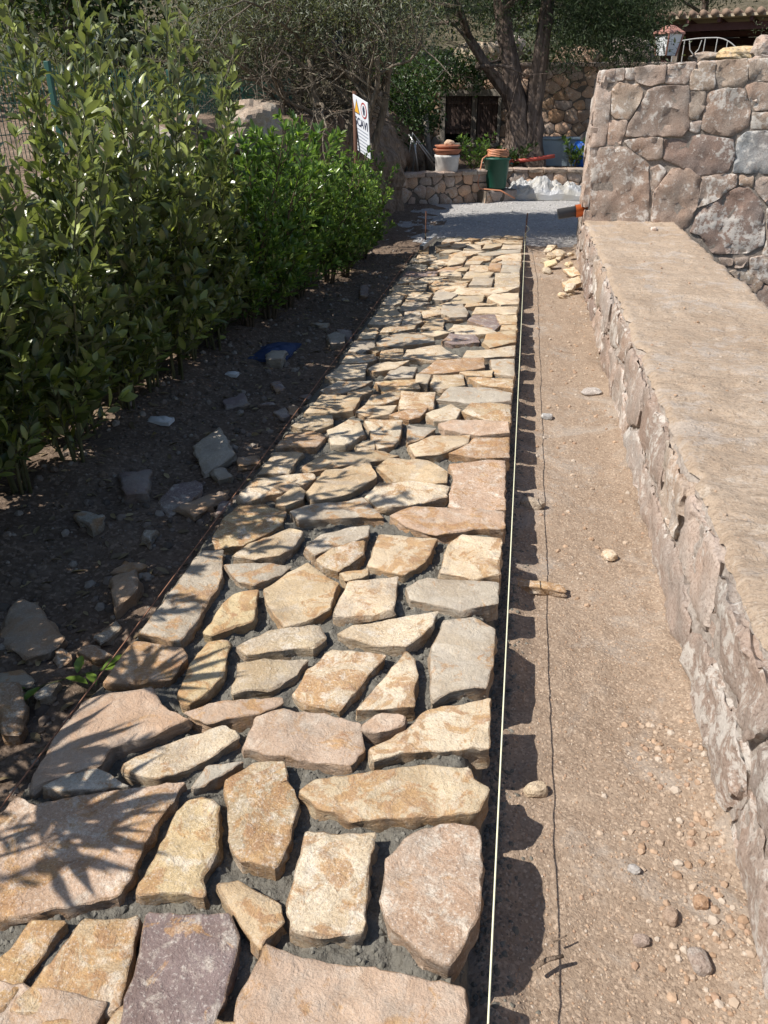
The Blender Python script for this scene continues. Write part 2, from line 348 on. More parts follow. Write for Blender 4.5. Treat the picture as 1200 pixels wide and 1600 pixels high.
def stone_mesh(name, poly, thick, seg, seed, rough=0.006, edge=0.008, relief=0.004, pillow=0.0, back_in=0.01, frame=None, tilt=0.0, blunt=0.007):
    """an irregular stone: outline in (u, v), face at w = 0, depth down to w = -thick. Returns mesh (centred) and its centre."""
    rnd = random.Random(seed); so = seed * 3.17
    p = [tuple(q) for q in poly]
    if area(p) < 0: p.reverse()
    # blunt the corners, then split the sides and roughen them
    q = []
    for i in range(len(p)):
        a, b, c = Vector(p[i - 1]), Vector(p[i]), Vector(p[(i + 1) % len(p)])
        r1 = min(0.2, blunt / max((b - a).length, 1e-4)); r2 = min(0.2, blunt / max((c - b).length, 1e-4))
        q += [tuple(b.lerp(a, r1)), tuple(b.lerp(c, r2))]
    out = []
    for i in range(len(q)):
        a, b = Vector(q[i]), Vector(q[(i + 1) % len(q)]); k = max(1, int(round((b - a).length / seg)))
        for j in range(k):
            s_ = a.lerp(b, j / k); d = (b - a)
            nn = Vector((-d.y, d.x)); nn = nn.normalized() if nn.length > 1e-9 else nn
            s_ = s_ + nn * rough * (1.0 * fbm(s_.x * 11 + so, s_.y * 11, so, 3) + 0.9 * fbm(s_.x * 45 + so, s_.y * 45, so, 2))
            out.append((s_.x, s_.y))
    n_ = len(out); cx = sum(a for a, b in out) / n_; cy = sum(b for a, b in out) / n_
    e_var = [edge * (0.35 + 1.2 * abs(fbm(a * 18 + so, b * 18, 3.3, 3)) + 3.0 * max(0, fbm(a * 7 + so, b * 7, 8.8, 2) - 0.30)) for a, b in out]
    ring0 = inset_poly(out, e_var)
    lo = [min(a for a, b in out), min(b for a, b in out)]; hi = [max(a for a, b in out), max(b for a, b in out)]
    pts = [Vector(a) for a in ring0]; ne = len(pts); st = seg * 1.25
    y = lo[1] + st / 2
    while y < hi[1]:
        x = lo[0] + st / 2
        while x < hi[0]:
            pts.append(Vector((x + rnd.uniform(-.35, .35) * st, y + rnd.uniform(-.35, .35) * st))); x += st
        y += st
    vv, _, ff, _, _, _ = delaunay_2d_cdt(pts, [], [list(range(ne))], 1, 1e-5)
    tx, ty = rnd.uniform(-tilt, tilt), rnd.uniform(-tilt, tilt)
    size = max(hi[0] - lo[0], hi[1] - lo[1])
    def dist_edge(x, y): return min((x - a) ** 2 + (y - b) ** 2 for a, b in ring0) ** .5
    def top(x, y):
        w = relief * (fbm(x * 7 + so, y * 7, so, 3) * 1.3 + fbm(x * 28 + so, y * 28, 5, 2) * 0.5)
        t_ = fbm(x * 5 + so * 2, y * 5, 9.1, 2)
        w -= relief * 1.2 * (1 if t_ > 0.22 else 0)                       # a flake split off
        if pillow: w += pillow * (1 - math.exp(-dist_edge(x, y) / (0.22 * size))) - pillow * 0.5
        return w + tx * (x - cx) + ty * (y - cy)
    V = [(v.x, v.y, top(v.x, v.y)) for v in vv]; F = [tuple(f) for f in ff]; mi = [0] * len(F); sm = [True] * len(F)
    # the border ring of the face as the triangulation numbers it
    key = {}
    for i, v in enumerate(vv): key.setdefault((round(v.x, 4), round(v.y, 4)), i)
    ring = [key.get((round(a, 4), round(b, 4))) for a, b in ring0]
    if any(k is None for k in ring) or len(set(ring)) != n_ or not F:
        V = [(a, b, top(a, b)) for a, b in ring0]; F = [tuple(range(n_))]; mi = [0]; sm = [True]; ring = list(range(n_))
    prev = ring; lev = [(0, 0), (0, 0.3), (0, 0.62), (0, 1.0)]
    for li, (ins, dep) in enumerate(lev):
        if li == 0: d = [0.0] * n_
        elif li < 3: d = [rough * 2.4 * fbm(a * 20 + so, b * 20, 7.7 * li, 3) for a, b in out]
        else: d = [back_in] * n_
        rr = inset_poly(out, d); b0 = len(V)
        for i, (a, b) in enumerate(rr):
            w = -thick * dep * (1 + (0.25 * fbm(a * 13, b * 13, so + li, 2) if li < 3 else 0)) if li else V[ring[i]][2] - e_var[i] * 0.7
            V.append((a, b, w))
        for i in range(n_):
            j = (i + 1) % n_; F.append((prev[i], b0 + i, b0 + j, prev[j])); mi.append(1); sm.append(True)
        prev = list(range(b0, b0 + n_))
    F.append(tuple(reversed(prev))); mi.append(1); sm.append(False)
    me = bpy.data.meshes.new(name)
    O, U, Vv, N = frame or (Vector((0, 0, 0)), Vector((1, 0, 0)), Vector((0, 1, 0)), Vector((0, 0, 1)))
    me.from_pydata([tuple(U * (a - cx) + Vv * (b - cy) + N * w) for a, b, w in V], [], F)
    if U.cross(Vv).dot(N) < 0: me.flip_normals()
    me.polygons.foreach_set('material_index', mi); me.polygons.foreach_set('use_smooth', sm); me.update(); me.set_sharp_from_angle(angle=rad(38))
    return me, O + U * cx + Vv * cy

def voronoi(x0, x1, y0, y1, sx, sy, jit, seed, squeeze=None):
    """convex random-rubble cells filling a rectangle"""
    rnd = random.Random(seed); pts = []
    nx = max(1, round((x1 - x0) / sx)); ny = max(1, round((y1 - y0) / sy)); dx = (x1 - x0) / nx; dy = (y1 - y0) / ny
    for j in range(ny):
        for i in range(nx):
            pts.append((x0 + (i + .5 + (0.5 * (j % 2) - 0.25) + rnd.uniform(-jit, jit)) * dx, y0 + (j + .5 + rnd.uniform(-jit, jit)) * dy))
    cells = []; asp = sx / sy
    for a in pts:
        cell = [(x0, y0), (x1, y0), (x1, y1), (x0, y1)]
        near = sorted(pts, key=lambda b: (b[0] - a[0]) ** 2 + ((b[1] - a[1]) * asp) ** 2)[1:18]
        for b in near:
            nx_, ny_ = b[0] - a[0], (b[1] - a[1]) * asp * asp
            c_ = nx_ * (a[0] + b[0]) / 2 + ny_ * (a[1] + b[1]) / 2
            new = []
            for k in range(len(cell)):
                p, q = cell[k], cell[(k + 1) % len(cell)]
                dp = nx_ * p[0] + ny_ * p[1] - c_; dq = nx_ * q[0] + ny_ * q[1] - c_
                if dp <= 0: new.append(p)
                if dp * dq < 0:
                    t = dp / (dp - dq); new.append((p[0] + (q[0] - p[0]) * t, p[1] + (q[1] - p[1]) * t))
            cell = new
            if len(cell) < 3: break
        if len(cell) >= 3 and abs(area(cell)) > 0.15 * sx * sy: 
            # merge nearly coincident corners
            cc = []
            for p in cell:
                if not cc or math.hypot(p[0] - cc[-1][0], p[1] - cc[-1][1]) > 0.12 * sy: cc.append(p)
            if len(cc) >= 3: cells.append(cc)
    return cells

def grid_mesh(name, xs, ys, zf, skirt=None, smooth=True):
    xs = np.asarray(xs); ys = np.asarray(ys); nx, ny = len(xs), len(ys)
    V = np.array([(x, y, zf(float(x), float(y))) if True else 0 for y in ys for x in xs], np.float32)
    i = np.arange(nx - 1); j = np.arange(ny - 1); I, J = np.meshgrid(i, j); b = (J * nx + I).ravel()
    F = np.stack([b, b + 1, b + nx + 1, b + nx], 1)
    if skirt is not None:
        rim = [k for k in range(nx)] + [r * nx + nx - 1 for r in range(1, ny)] + [(ny - 1) * nx + k for k in range(nx - 2, -1, -1)] + [r * nx for r in range(ny - 2, 0, -1)]
        lo_ = V[rim].copy(); lo_[:, 2] = skirt; base = len(V); V = np.concatenate([V, lo_]); R = len(rim); k = np.arange(R); k2 = (k + 1) % R; rim = np.array(rim)
        F = np.concatenate([F, np.stack([rim[k], base + k, base + k2, rim[k2]], 1)])
    return np_mesh(name, V, F, smooth)

def blob(name, size, seed, sub=2, amp=0.35, freq=1.2, flat=0.0):
    """a rough lump of rock"""
    bm = bmesh.new(); bmesh.ops.create_icosphere(bm, subdivisions=sub, radius=1.0); so = seed * 7.3
    for v in bm.verts:
        n_ = v.co.normalized(); d = noise.cell_vector(n_ * 1.4 + Vector((so, 0, 0))).x * 0.25
        r = 1 + amp * noise.fractal(n_ * freq + Vector((so, so, 0)), 1.0, 2.0, 4) + d * amp
        c = n_ * r
        m_ = max(abs(c.x), abs(c.y), abs(c.z)); c = c.lerp(c / m_ * 0.85, 0.35)
        if flat and c.z < -flat: c.z = -flat
        v.co = Vector((c.x * size[0], c.y * size[1], c.z * size[2]))
    me = bpy.data.meshes.new(name); bm.to_mesh(me); bm.free(); return me

def transforms(base_v, base_f, P, X, Z, S, SW=None):
    """many copies of a small shape: P positions, X axis, Z approx normal, S lengths, SW width factors"""
    P = np.asarray(P, float); X = np.asarray(X, float); Z = np.asarray(Z, float); S = np.asarray(S, float)
    X = X / np.maximum(np.linalg.norm(X, axis=1, keepdims=True), 1e-9)
    Y = np.cross(Z, X); ln = np.linalg.norm(Y, axis=1, keepdims=True)
    bad = ln[:, 0] < 1e-4; Y[bad] = np.cross(np.array([1.0, 0.3, 0.2]), X[bad]); ln = np.linalg.norm(Y, axis=1, keepdims=True)
    Y = Y / np.maximum(ln, 1e-9); Zn = np.cross(X, Y)
    W = np.ones(len(P)) if SW is None else np.asarray(SW)
    bv = np.asarray(base_v, float)
    V = P[:, None, :] + S[:, None, None] * (bv[None, :, 0:1] * X[:, None, :] + bv[None, :, 1:2] * W[:, None, None] * Y[:, None, :] + bv[None, :, 2:3] * Zn[:, None, :])
    bf = np.asarray(base_f); F = bf[None] + (np.arange(len(P)) * len(bv))[:, None, None]
    return V.reshape(-1, 3), F.reshape(-1, bf.shape[1])

LEAF_V = [(0, 0, 0), (.33, 0, .0), (.68, 0, -.01), (1, 0, -.07), (.14, .10, .035), (.45, .20, .06), (.78, .14, .02), (.14, -.10, .035), (.45, -.20, .06), (.78, -.14, .02)]
LEAF_F = [(0, 1, 4), (4, 1, 5), (1, 2, 5), (5, 2, 6), (2, 3, 6), (1, 0, 7), (1, 7, 8), (2, 1, 8), (2, 8, 9), (3, 2, 9)]
SLIM_V = [(0, 0, 0), (.5, .13, .03), (1, 0, -.03), (.5, -.13, .03), (.5, 0, -.01)]
SLIM_F = [(0, 4, 1), (1, 4, 2), (2, 4, 3), (3, 4, 0)]
CARD_V = [(0, 0, 0), (.45, .28, .05), (1, 0, -.05), (.5, -.26, .06)]
CARD_F = [(0, 2, 1), (0, 3, 2)]

# outlines in metres: path stones (x, y), tall wall stones (x, z), loose stones (x, y)
PAVING = '''
k -1.138,1.185 -1.076,1.169 -0.924,1.235 -0.742,1.299 -0.763,1.112 -0.755,0.972 -0.854,0.935 -0.983,0.879 -1.084,0.885 -1.141,1.062 -1.144,1.124
g -1.089,1.224 -1.043,1.272 -0.978,1.301 -0.880,1.265 -0.936,1.246 -1.038,1.216
k -1.140,1.524 -1.095,1.565 -0.969,1.611 -0.920,1.556 -0.885,1.530 -0.811,1.506 -0.898,1.426 -0.980,1.379 -0.979,1.315 -1.095,1.242 -1.117,1.216 -1.136,1.257 -1.151,1.392
p -0.927,1.331 -0.865,1.410 -0.710,1.510 -0.653,1.476 -0.726,1.381 -0.814,1.297 -0.908,1.311
g -0.716,1.295 -0.708,1.368 -0.616,1.396 -0.651,1.347 -0.695,1.302
y -0.725,0.986 -0.719,1.067 -0.721,1.182 -0.711,1.246 -0.673,1.264 -0.624,1.242 -0.583,1.116 -0.591,1.045 -0.572,1.003 -0.660,1.000 -0.708,0.980
t -0.641,1.320 -0.581,1.392 -0.504,1.409 -0.479,1.343 -0.433,1.282 -0.426,1.169 -0.434,1.096 -0.526,1.100 -0.558,1.140 -0.599,1.239
t -0.555,1.039 -0.506,1.053 -0.401,1.017 -0.384,0.970 -0.414,0.927 -0.414,0.912 -0.490,0.974
y -0.914,0.697 -0.957,0.760 -0.930,0.799 -0.921,0.887 -0.847,0.900 -0.852,0.837 -0.865,0.747 -0.871,0.709
t -0.857,0.711 -0.828,0.806 -0.808,0.909 -0.695,0.936 -0.676,0.857 -0.656,0.754 -0.705,0.742 -0.758,0.730
u -0.623,0.699 -0.644,0.813 -0.672,0.940 -0.498,0.967 -0.464,0.929 -0.455,0.845 -0.456,0.753 -0.449,0.711 -0.618,0.679
y -0.788,0.697 -0.771,0.710 -0.687,0.718 -0.635,0.684 -0.776,0.660
k -0.428,0.802 -0.415,0.851 -0.406,0.918 -0.276,0.909 -0.168,0.913 0.007,0.908 0.023,0.795 -0.391,0.709
p -0.395,1.205 -0.269,1.223 -0.225,1.223 -0.230,1.137 -0.210,0.978 -0.285,0.965 -0.357,0.963 -0.379,1.004 -0.389,1.098
k -0.106,1.261 -0.050,1.281 0.008,1.277 0.024,1.206 0.027,1.061 0.001,0.997 -0.021,0.935 -0.069,0.949 -0.153,1.004 -0.185,1.054 -0.194,1.156 -0.163,1.214
t -0.439,1.315 -0.403,1.356 -0.281,1.409 -0.148,1.452 -0.022,1.461 -0.007,1.423 0.033,1.406 0.010,1.334 -0.082,1.308 -0.294,1.257 -0.390,1.281
k -0.632,1.443 -0.631,1.555 -0.571,1.605 -0.437,1.601 -0.336,1.579 -0.308,1.486 -0.335,1.425 -0.449,1.428 -0.565,1.431
p -0.292,1.495 -0.204,1.577 -0.157,1.675 0.018,1.745 0.026,1.555 -0.083,1.525 -0.200,1.493 -0.276,1.452
k -0.331,1.580 -0.275,1.628 -0.215,1.625 -0.215,1.593 -0.298,1.548 -0.321,1.550
k -0.843,1.545 -0.778,1.590 -0.582,1.643 -0.575,1.617 -0.635,1.567 -0.765,1.507
p -0.355,1.628 -0.251,1.908 -0.222,1.881 -0.205,1.793 -0.193,1.668 -0.279,1.647
p -0.562,1.675 -0.541,1.781 -0.486,1.893 -0.315,1.889 -0.384,1.705 -0.403,1.633 -0.505,1.643
g -0.177,1.929 -0.153,2.095 -0.054,2.141 0.018,2.088 0.021,1.906 0.006,1.799 -0.096,1.761 -0.146,1.703
t -0.735,1.645 -0.759,1.774 -0.692,1.805 -0.547,1.826 -0.574,1.753 -0.631,1.677
t -0.796,1.848 -0.714,1.947 -0.554,2.000 -0.519,1.945 -0.546,1.882 -0.642,1.850 -0.747,1.816
y -0.889,1.619 -0.902,1.750 -0.887,1.849 -0.823,1.864 -0.783,1.710 -0.809,1.619 -0.835,1.560 -0.865,1.575
p -0.490,1.959 -0.449,2.018 -0.249,2.125 -0.175,2.151 -0.188,2.071 -0.256,1.940 -0.326,1.928 -0.433,1.940
r -1.134,1.633 -1.132,1.769 -1.129,1.827 -0.965,1.820 -0.930,1.780 -0.939,1.671 -1.028,1.646
g -1.131,1.863 -1.121,2.017 -1.125,2.287 -1.119,2.386 -1.041,2.408 -0.979,2.226 -0.969,2.003 -0.979,1.835 -1.063,1.850
y -0.921,1.895 -0.921,2.059 -0.904,2.141 -0.823,2.165 -0.783,1.989 -0.835,1.944 -0.889,1.883
t -0.815,2.197 -0.699,2.387 -0.553,2.262 -0.546,2.103 -0.608,2.037 -0.670,1.981 -0.736,2.052 -0.780,2.122
p -0.519,2.061 -0.513,2.269 -0.342,2.336 -0.326,2.121 -0.437,2.065
g -0.302,2.263 -0.243,2.346 0.018,2.359 0.023,2.238 -0.100,2.169 -0.281,2.196
g -1.000,2.307 -0.864,2.352 -0.751,2.349 -0.771,2.290 -0.853,2.201 -0.911,2.212
t -0.989,2.366 -0.954,2.469 -0.841,2.622 -0.775,2.601 -0.780,2.498 -0.815,2.396 -0.904,2.357
p -0.469,2.408 -0.468,2.648 -0.233,2.641 -0.257,2.467 -0.328,2.365 -0.402,2.374
p -0.195,2.398 -0.185,2.599 -0.142,2.695 0.018,2.684 0.021,2.424 -0.070,2.376
t -0.561,2.325 -0.462,2.375 -0.454,2.332 -0.527,2.277
t -0.673,2.408 -0.609,2.540 -0.515,2.588 -0.502,2.484 -0.566,2.346 -0.630,2.358
g -0.736,2.481 -0.699,2.588 -0.588,2.686 -0.517,2.699 -0.506,2.608 -0.594,2.530 -0.688,2.441
y -1.121,2.517 -1.125,2.651 -1.102,2.787 -1.004,2.816 -0.898,2.772 -0.883,2.668 -0.942,2.547 -0.995,2.474 -1.081,2.439
g -0.867,2.753 -0.812,2.811 -0.592,2.937 -0.484,2.794 -0.604,2.762 -0.815,2.691
k -0.445,2.801 -0.384,2.884 -0.146,2.912 0.018,2.915 0.023,2.776 -0.100,2.744 -0.235,2.677 -0.361,2.723
k -0.210,2.926 -0.210,3.191 -0.244,3.363 0.008,3.421 0.023,2.940 -0.100,2.912
p -0.575,2.940 -0.531,3.067 -0.403,3.108 -0.231,3.091 -0.234,2.998 -0.353,2.914 -0.506,2.851
t -0.586,3.275 -0.545,3.375 -0.363,3.390 -0.255,3.271 -0.250,3.156 -0.331,3.115 -0.478,3.118
t -0.842,2.947 -0.817,3.176 -0.639,3.312 -0.574,3.158 -0.649,2.980 -0.728,2.901 -0.805,2.875
t -0.961,2.875 -0.908,2.990 -0.866,2.970 -0.854,2.880 -0.906,2.808 -0.943,2.814
p -1.129,2.846 -1.107,3.025 -0.872,3.137 -0.849,3.097 -0.908,2.990 -1.011,2.879 -1.088,2.815
t -0.934,3.201 -0.876,3.367 -0.588,3.472 -0.514,3.429 -0.642,3.327 -0.781,3.242 -0.891,3.163
t -1.122,3.109 -1.114,3.343 -0.984,3.365 -0.988,3.207 -0.986,3.132
r -1.120,3.409 -1.115,3.586 -0.999,3.635 -0.915,3.583 -0.935,3.440
t -1.124,3.696 -1.096,3.839 -0.956,3.883 -0.922,3.769 -0.987,3.644
t -1.105,3.900 -1.076,4.191 -0.851,4.229 -0.852,3.963 -0.961,3.903
p -0.922,3.674 -0.842,3.842 -0.788,3.831 -0.724,3.652 -0.797,3.498 -0.857,3.488
p -0.756,3.857 -0.559,3.870 -0.535,3.612 -0.555,3.522 -0.616,3.478
p -0.731,3.509 -0.660,3.573 -0.642,3.473 -0.712,3.451
g -0.483,3.586 -0.506,3.801 -0.367,3.779 -0.422,3.649
p -0.466,3.520 -0.368,3.658 -0.179,3.708 -0.186,3.618 -0.317,3.446 -0.419,3.413
r -0.254,3.473 -0.149,3.677 0.019,3.723 0.025,3.488 -0.122,3.447
k -0.353,3.846 -0.280,3.909 0.014,3.908 0.018,3.777 -0.125,3.717 -0.310,3.777
p -0.435,3.992 -0.317,4.152 -0.256,4.064 -0.268,3.939 -0.380,3.892
t -0.240,4.046 -0.199,4.203 0.013,4.217 0.020,3.948 -0.095,3.949
g -0.402,4.236 -0.345,4.458 -0.137,4.478 0.017,4.399 0.012,4.283 -0.183,4.206
p -0.590,4.028 -0.614,4.292 -0.428,4.333 -0.415,4.079 -0.502,4.043
r -0.629,3.939 -0.558,4.013 -0.444,4.062 -0.474,3.945 -0.526,3.895
p -0.826,3.947 -0.794,4.058 -0.624,4.100 -0.640,3.957 -0.749,3.898
t -0.795,4.102 -0.785,4.263 -0.625,4.314 -0.631,4.197 -0.697,4.119
y -0.808,4.480 -0.568,4.546 -0.525,4.403 -0.731,4.320
g -1.106,4.280 -1.041,4.466 -0.845,4.499 -0.913,4.337 -1.037,4.230
p -1.126,4.504 -1.088,4.757 -0.930,4.812 -0.909,4.567 -1.027,4.479
p -0.900,4.704 -0.840,4.857 -0.666,4.886 -0.731,4.733 -0.857,4.656
g -0.764,4.565 -0.740,4.787 -0.599,4.783 -0.601,4.603
p -0.561,4.496 -0.573,4.650 -0.497,4.652 -0.491,4.458
t -0.464,4.438 -0.465,4.669 -0.291,4.698 -0.269,4.521 -0.389,4.416
r -0.568,4.678 -0.478,4.947 -0.185,5.057 -0.165,4.856 -0.404,4.733
t -0.303,4.750 -0.112,4.810 -0.115,4.701 -0.265,4.692
g -0.132,5.066 0.018,5.091 0.025,4.751 -0.094,4.796
t -0.245,4.642 0.019,4.656 0.022,4.496 -0.155,4.515
t -0.930,4.262 -0.839,4.374 -0.806,4.331 -0.848,4.253
p -1.099,4.842 -1.102,5.034 -0.932,5.063 -0.887,4.920 -0.949,4.847
t -0.856,4.925 -0.882,5.115 -0.749,5.183 -0.714,4.949
p -0.708,4.950 -0.708,5.167 -0.500,5.294 -0.394,5.132 -0.330,5.056 -0.515,4.962
p -0.312,5.059 -0.298,5.214 0.018,5.381 0.015,5.201 -0.114,5.114
t -0.201,5.439 -0.179,5.665 0.017,5.776 0.022,5.500 -0.150,5.330
u -0.488,5.438 -0.451,5.619 -0.273,5.634 -0.234,5.433 -0.416,5.378
p -0.692,5.604 -0.596,5.672 -0.442,5.672 -0.565,5.524
g -0.950,5.312 -0.863,5.575 -0.703,5.628 -0.549,5.380 -0.684,5.286 -0.885,5.206
t -0.963,5.124 -0.936,5.197 -0.855,5.188 -0.917,5.087
g -1.107,5.122 -1.110,5.333 -0.982,5.379 -0.953,5.217 -1.022,5.092
p -1.105,5.408 -1.100,5.561 -0.990,5.579 -0.991,5.427
t -1.107,5.560 -1.102,5.720 -1.013,5.708 -1.009,5.602
t -0.974,5.608 -0.956,5.800 -0.741,5.809 -0.740,5.701 -0.867,5.600
t -0.681,5.737 -0.672,5.961 -0.546,6.011 -0.525,5.737
p -0.477,5.745 -0.449,5.914 -0.336,5.933 -0.159,5.826 -0.100,5.756 -0.317,5.667 -0.442,5.672
t -0.088,5.811 -0.079,5.948 0.020,5.965 0.023,5.830
u -0.351,6.044 -0.313,6.259 -0.148,6.256 -0.101,5.973 -0.145,5.828 -0.250,5.947
p -1.103,5.803 -1.101,6.035 -0.881,6.072 -0.869,5.843
g -0.847,5.846 -0.868,6.196 -0.768,6.244 -0.705,5.927 -0.758,5.834
t -1.101,6.035 -1.100,6.380 -1.013,6.427 -0.897,6.130
g -0.927,6.280 -0.934,6.542 -0.801,6.633 -0.722,6.577 -0.847,6.262
t -0.832,6.264 -0.776,6.434 -0.542,6.608 -0.545,6.473 -0.726,6.282
p -0.741,6.096 -0.740,6.267 -0.614,6.377 -0.577,6.245 -0.693,6.134
t -0.701,5.956 -0.644,6.100 -0.406,6.093 -0.575,6.006
g -0.584,6.244 -0.595,6.498 -0.442,6.557 -0.377,6.310 -0.381,6.156 -0.496,6.107
p -0.330,6.287 -0.312,6.480 0.017,6.569 0.014,6.314 -0.136,6.320
t -0.148,6.256 0.015,6.284 0.020,5.993 -0.094,5.974
t -0.404,6.465 -0.401,6.632 -0.163,6.605 -0.299,6.515
p -0.235,6.799 -0.196,7.023 0.017,7.097 0.023,6.670 -0.116,6.612
t -0.564,6.673 -0.500,6.876 -0.274,6.936 -0.293,6.684 -0.508,6.580
g -0.698,6.650 -0.709,6.974 -0.597,7.031 -0.510,6.896 -0.576,6.636
p -0.928,6.611 -0.930,6.862 -0.749,6.878 -0.754,6.641
p -1.111,6.444 -1.104,6.795 -0.969,6.782 -0.976,6.501
t -1.102,6.833 -1.077,6.942 -0.743,6.968 -0.751,6.892
t -1.123,6.965 -1.120,7.218 -0.834,7.307 -0.816,7.017
t -0.795,7.273 -0.735,7.535 -0.449,7.541 -0.615,7.223 -0.724,7.110
p -0.699,7.036 -0.598,7.226 -0.457,7.413 -0.463,7.249 -0.597,7.031
p -0.566,6.961 -0.526,7.182 -0.257,7.244 0.013,7.313 -0.083,7.118 -0.243,6.963 -0.471,6.917
g -0.434,7.334 -0.407,7.723 -0.226,7.709 -0.237,7.367
t -0.191,7.310 -0.208,7.939 0.012,7.976 0.021,7.346
p -0.980,7.283 -0.892,7.641 -0.676,7.677 -0.804,7.354
p -1.101,7.262 -1.101,7.561 -0.940,7.588 -1.012,7.319
u -1.107,7.604 -1.092,7.883 -0.790,7.887 -0.789,7.703 -0.964,7.628
p -0.739,7.666 -0.753,7.893 -0.569,7.924 -0.542,7.700
t -0.520,7.659 -0.495,7.937 -0.237,7.980 -0.281,7.744
t -0.628,7.961 -0.569,8.166 -0.494,8.178 -0.517,7.980
p -0.480,7.986 -0.481,8.281 -0.300,8.312 -0.287,8.048
r -0.288,8.067 -0.284,8.386 -0.177,8.383 -0.176,8.086
g -0.163,7.974 -0.166,8.355 0.016,8.365 0.012,8.004
y -1.111,8.884 -1.129,9.346 -1.069,9.479 -1.008,8.902
t -1.098,8.634 -1.100,8.849 -0.954,8.838 -0.900,8.703 -1.006,8.615
t -1.126,8.457 -0.884,8.671 -0.882,8.533 -1.027,8.373
t -0.962,9.334 -0.843,9.601 -0.801,9.442 -0.897,9.305
t -0.924,9.105 -0.911,9.303 -0.658,9.385 -0.752,9.211
p -0.797,9.402 -0.764,9.657 -0.603,9.770 -0.580,9.646 -0.634,9.430 -0.709,9.337
p -0.626,9.232 -0.575,9.563 -0.463,9.557 -0.440,9.264
p -0.528,9.697 -0.437,9.841 -0.355,9.899 -0.326,9.731 -0.451,9.584
t -0.420,9.267 -0.396,9.593 -0.212,9.666 -0.220,9.500 -0.328,9.322
t -0.315,9.950 0.025,10.052 0.021,9.747 -0.208,9.751
p -0.201,9.343 -0.190,9.628 0.022,9.664 0.019,9.365
t -0.459,9.970 -0.413,10.205 -0.240,10.281 -0.259,10.003
t -0.234,10.098 -0.139,10.345 0.022,10.325 0.024,10.123 -0.175,10.062
g -0.921,9.673 -0.886,9.897 -0.711,9.883 -0.715,9.751 -0.847,9.643
t -0.673,9.845 -0.621,10.032 -0.504,10.007 -0.581,9.861
p -0.755,8.799 -0.706,8.990 -0.478,8.918 -0.583,8.757 -0.720,8.698
t -0.872,8.925 -0.815,9.162 -0.657,9.204 -0.768,8.943
p -0.670,9.034 -0.587,9.162 -0.387,9.157 -0.470,8.993
g -0.455,8.959 -0.318,9.093 0.007,9.262 0.009,9.111 -0.282,8.879 -0.384,8.862
p -0.933,8.323 -0.835,8.575 -0.726,8.628 -0.754,8.387 -0.889,8.266
p -0.747,8.322 -0.704,8.666 -0.565,8.689 -0.592,8.381 -0.702,8.233
t -0.539,8.503 -0.484,8.809 -0.306,8.839 -0.308,8.609 -0.477,8.513
p -0.542,8.292 -0.537,8.476 -0.377,8.503 -0.403,8.316
t -0.280,8.533 -0.237,8.710 -0.183,8.617 -0.241,8.506
p -0.240,8.780 -0.158,9.009 0.022,9.076 0.021,8.665 -0.171,8.632
g -0.213,8.413 -0.170,8.585 0.022,8.618 0.025,8.388
p -1.078,8.013 -1.030,8.115 -0.928,8.070 -0.937,7.946
p -0.907,7.951 -0.882,8.203 -0.744,8.290 -0.782,8.063
k -0.799,7.939 -0.732,8.165 -0.570,8.256 -0.642,7.966
'''
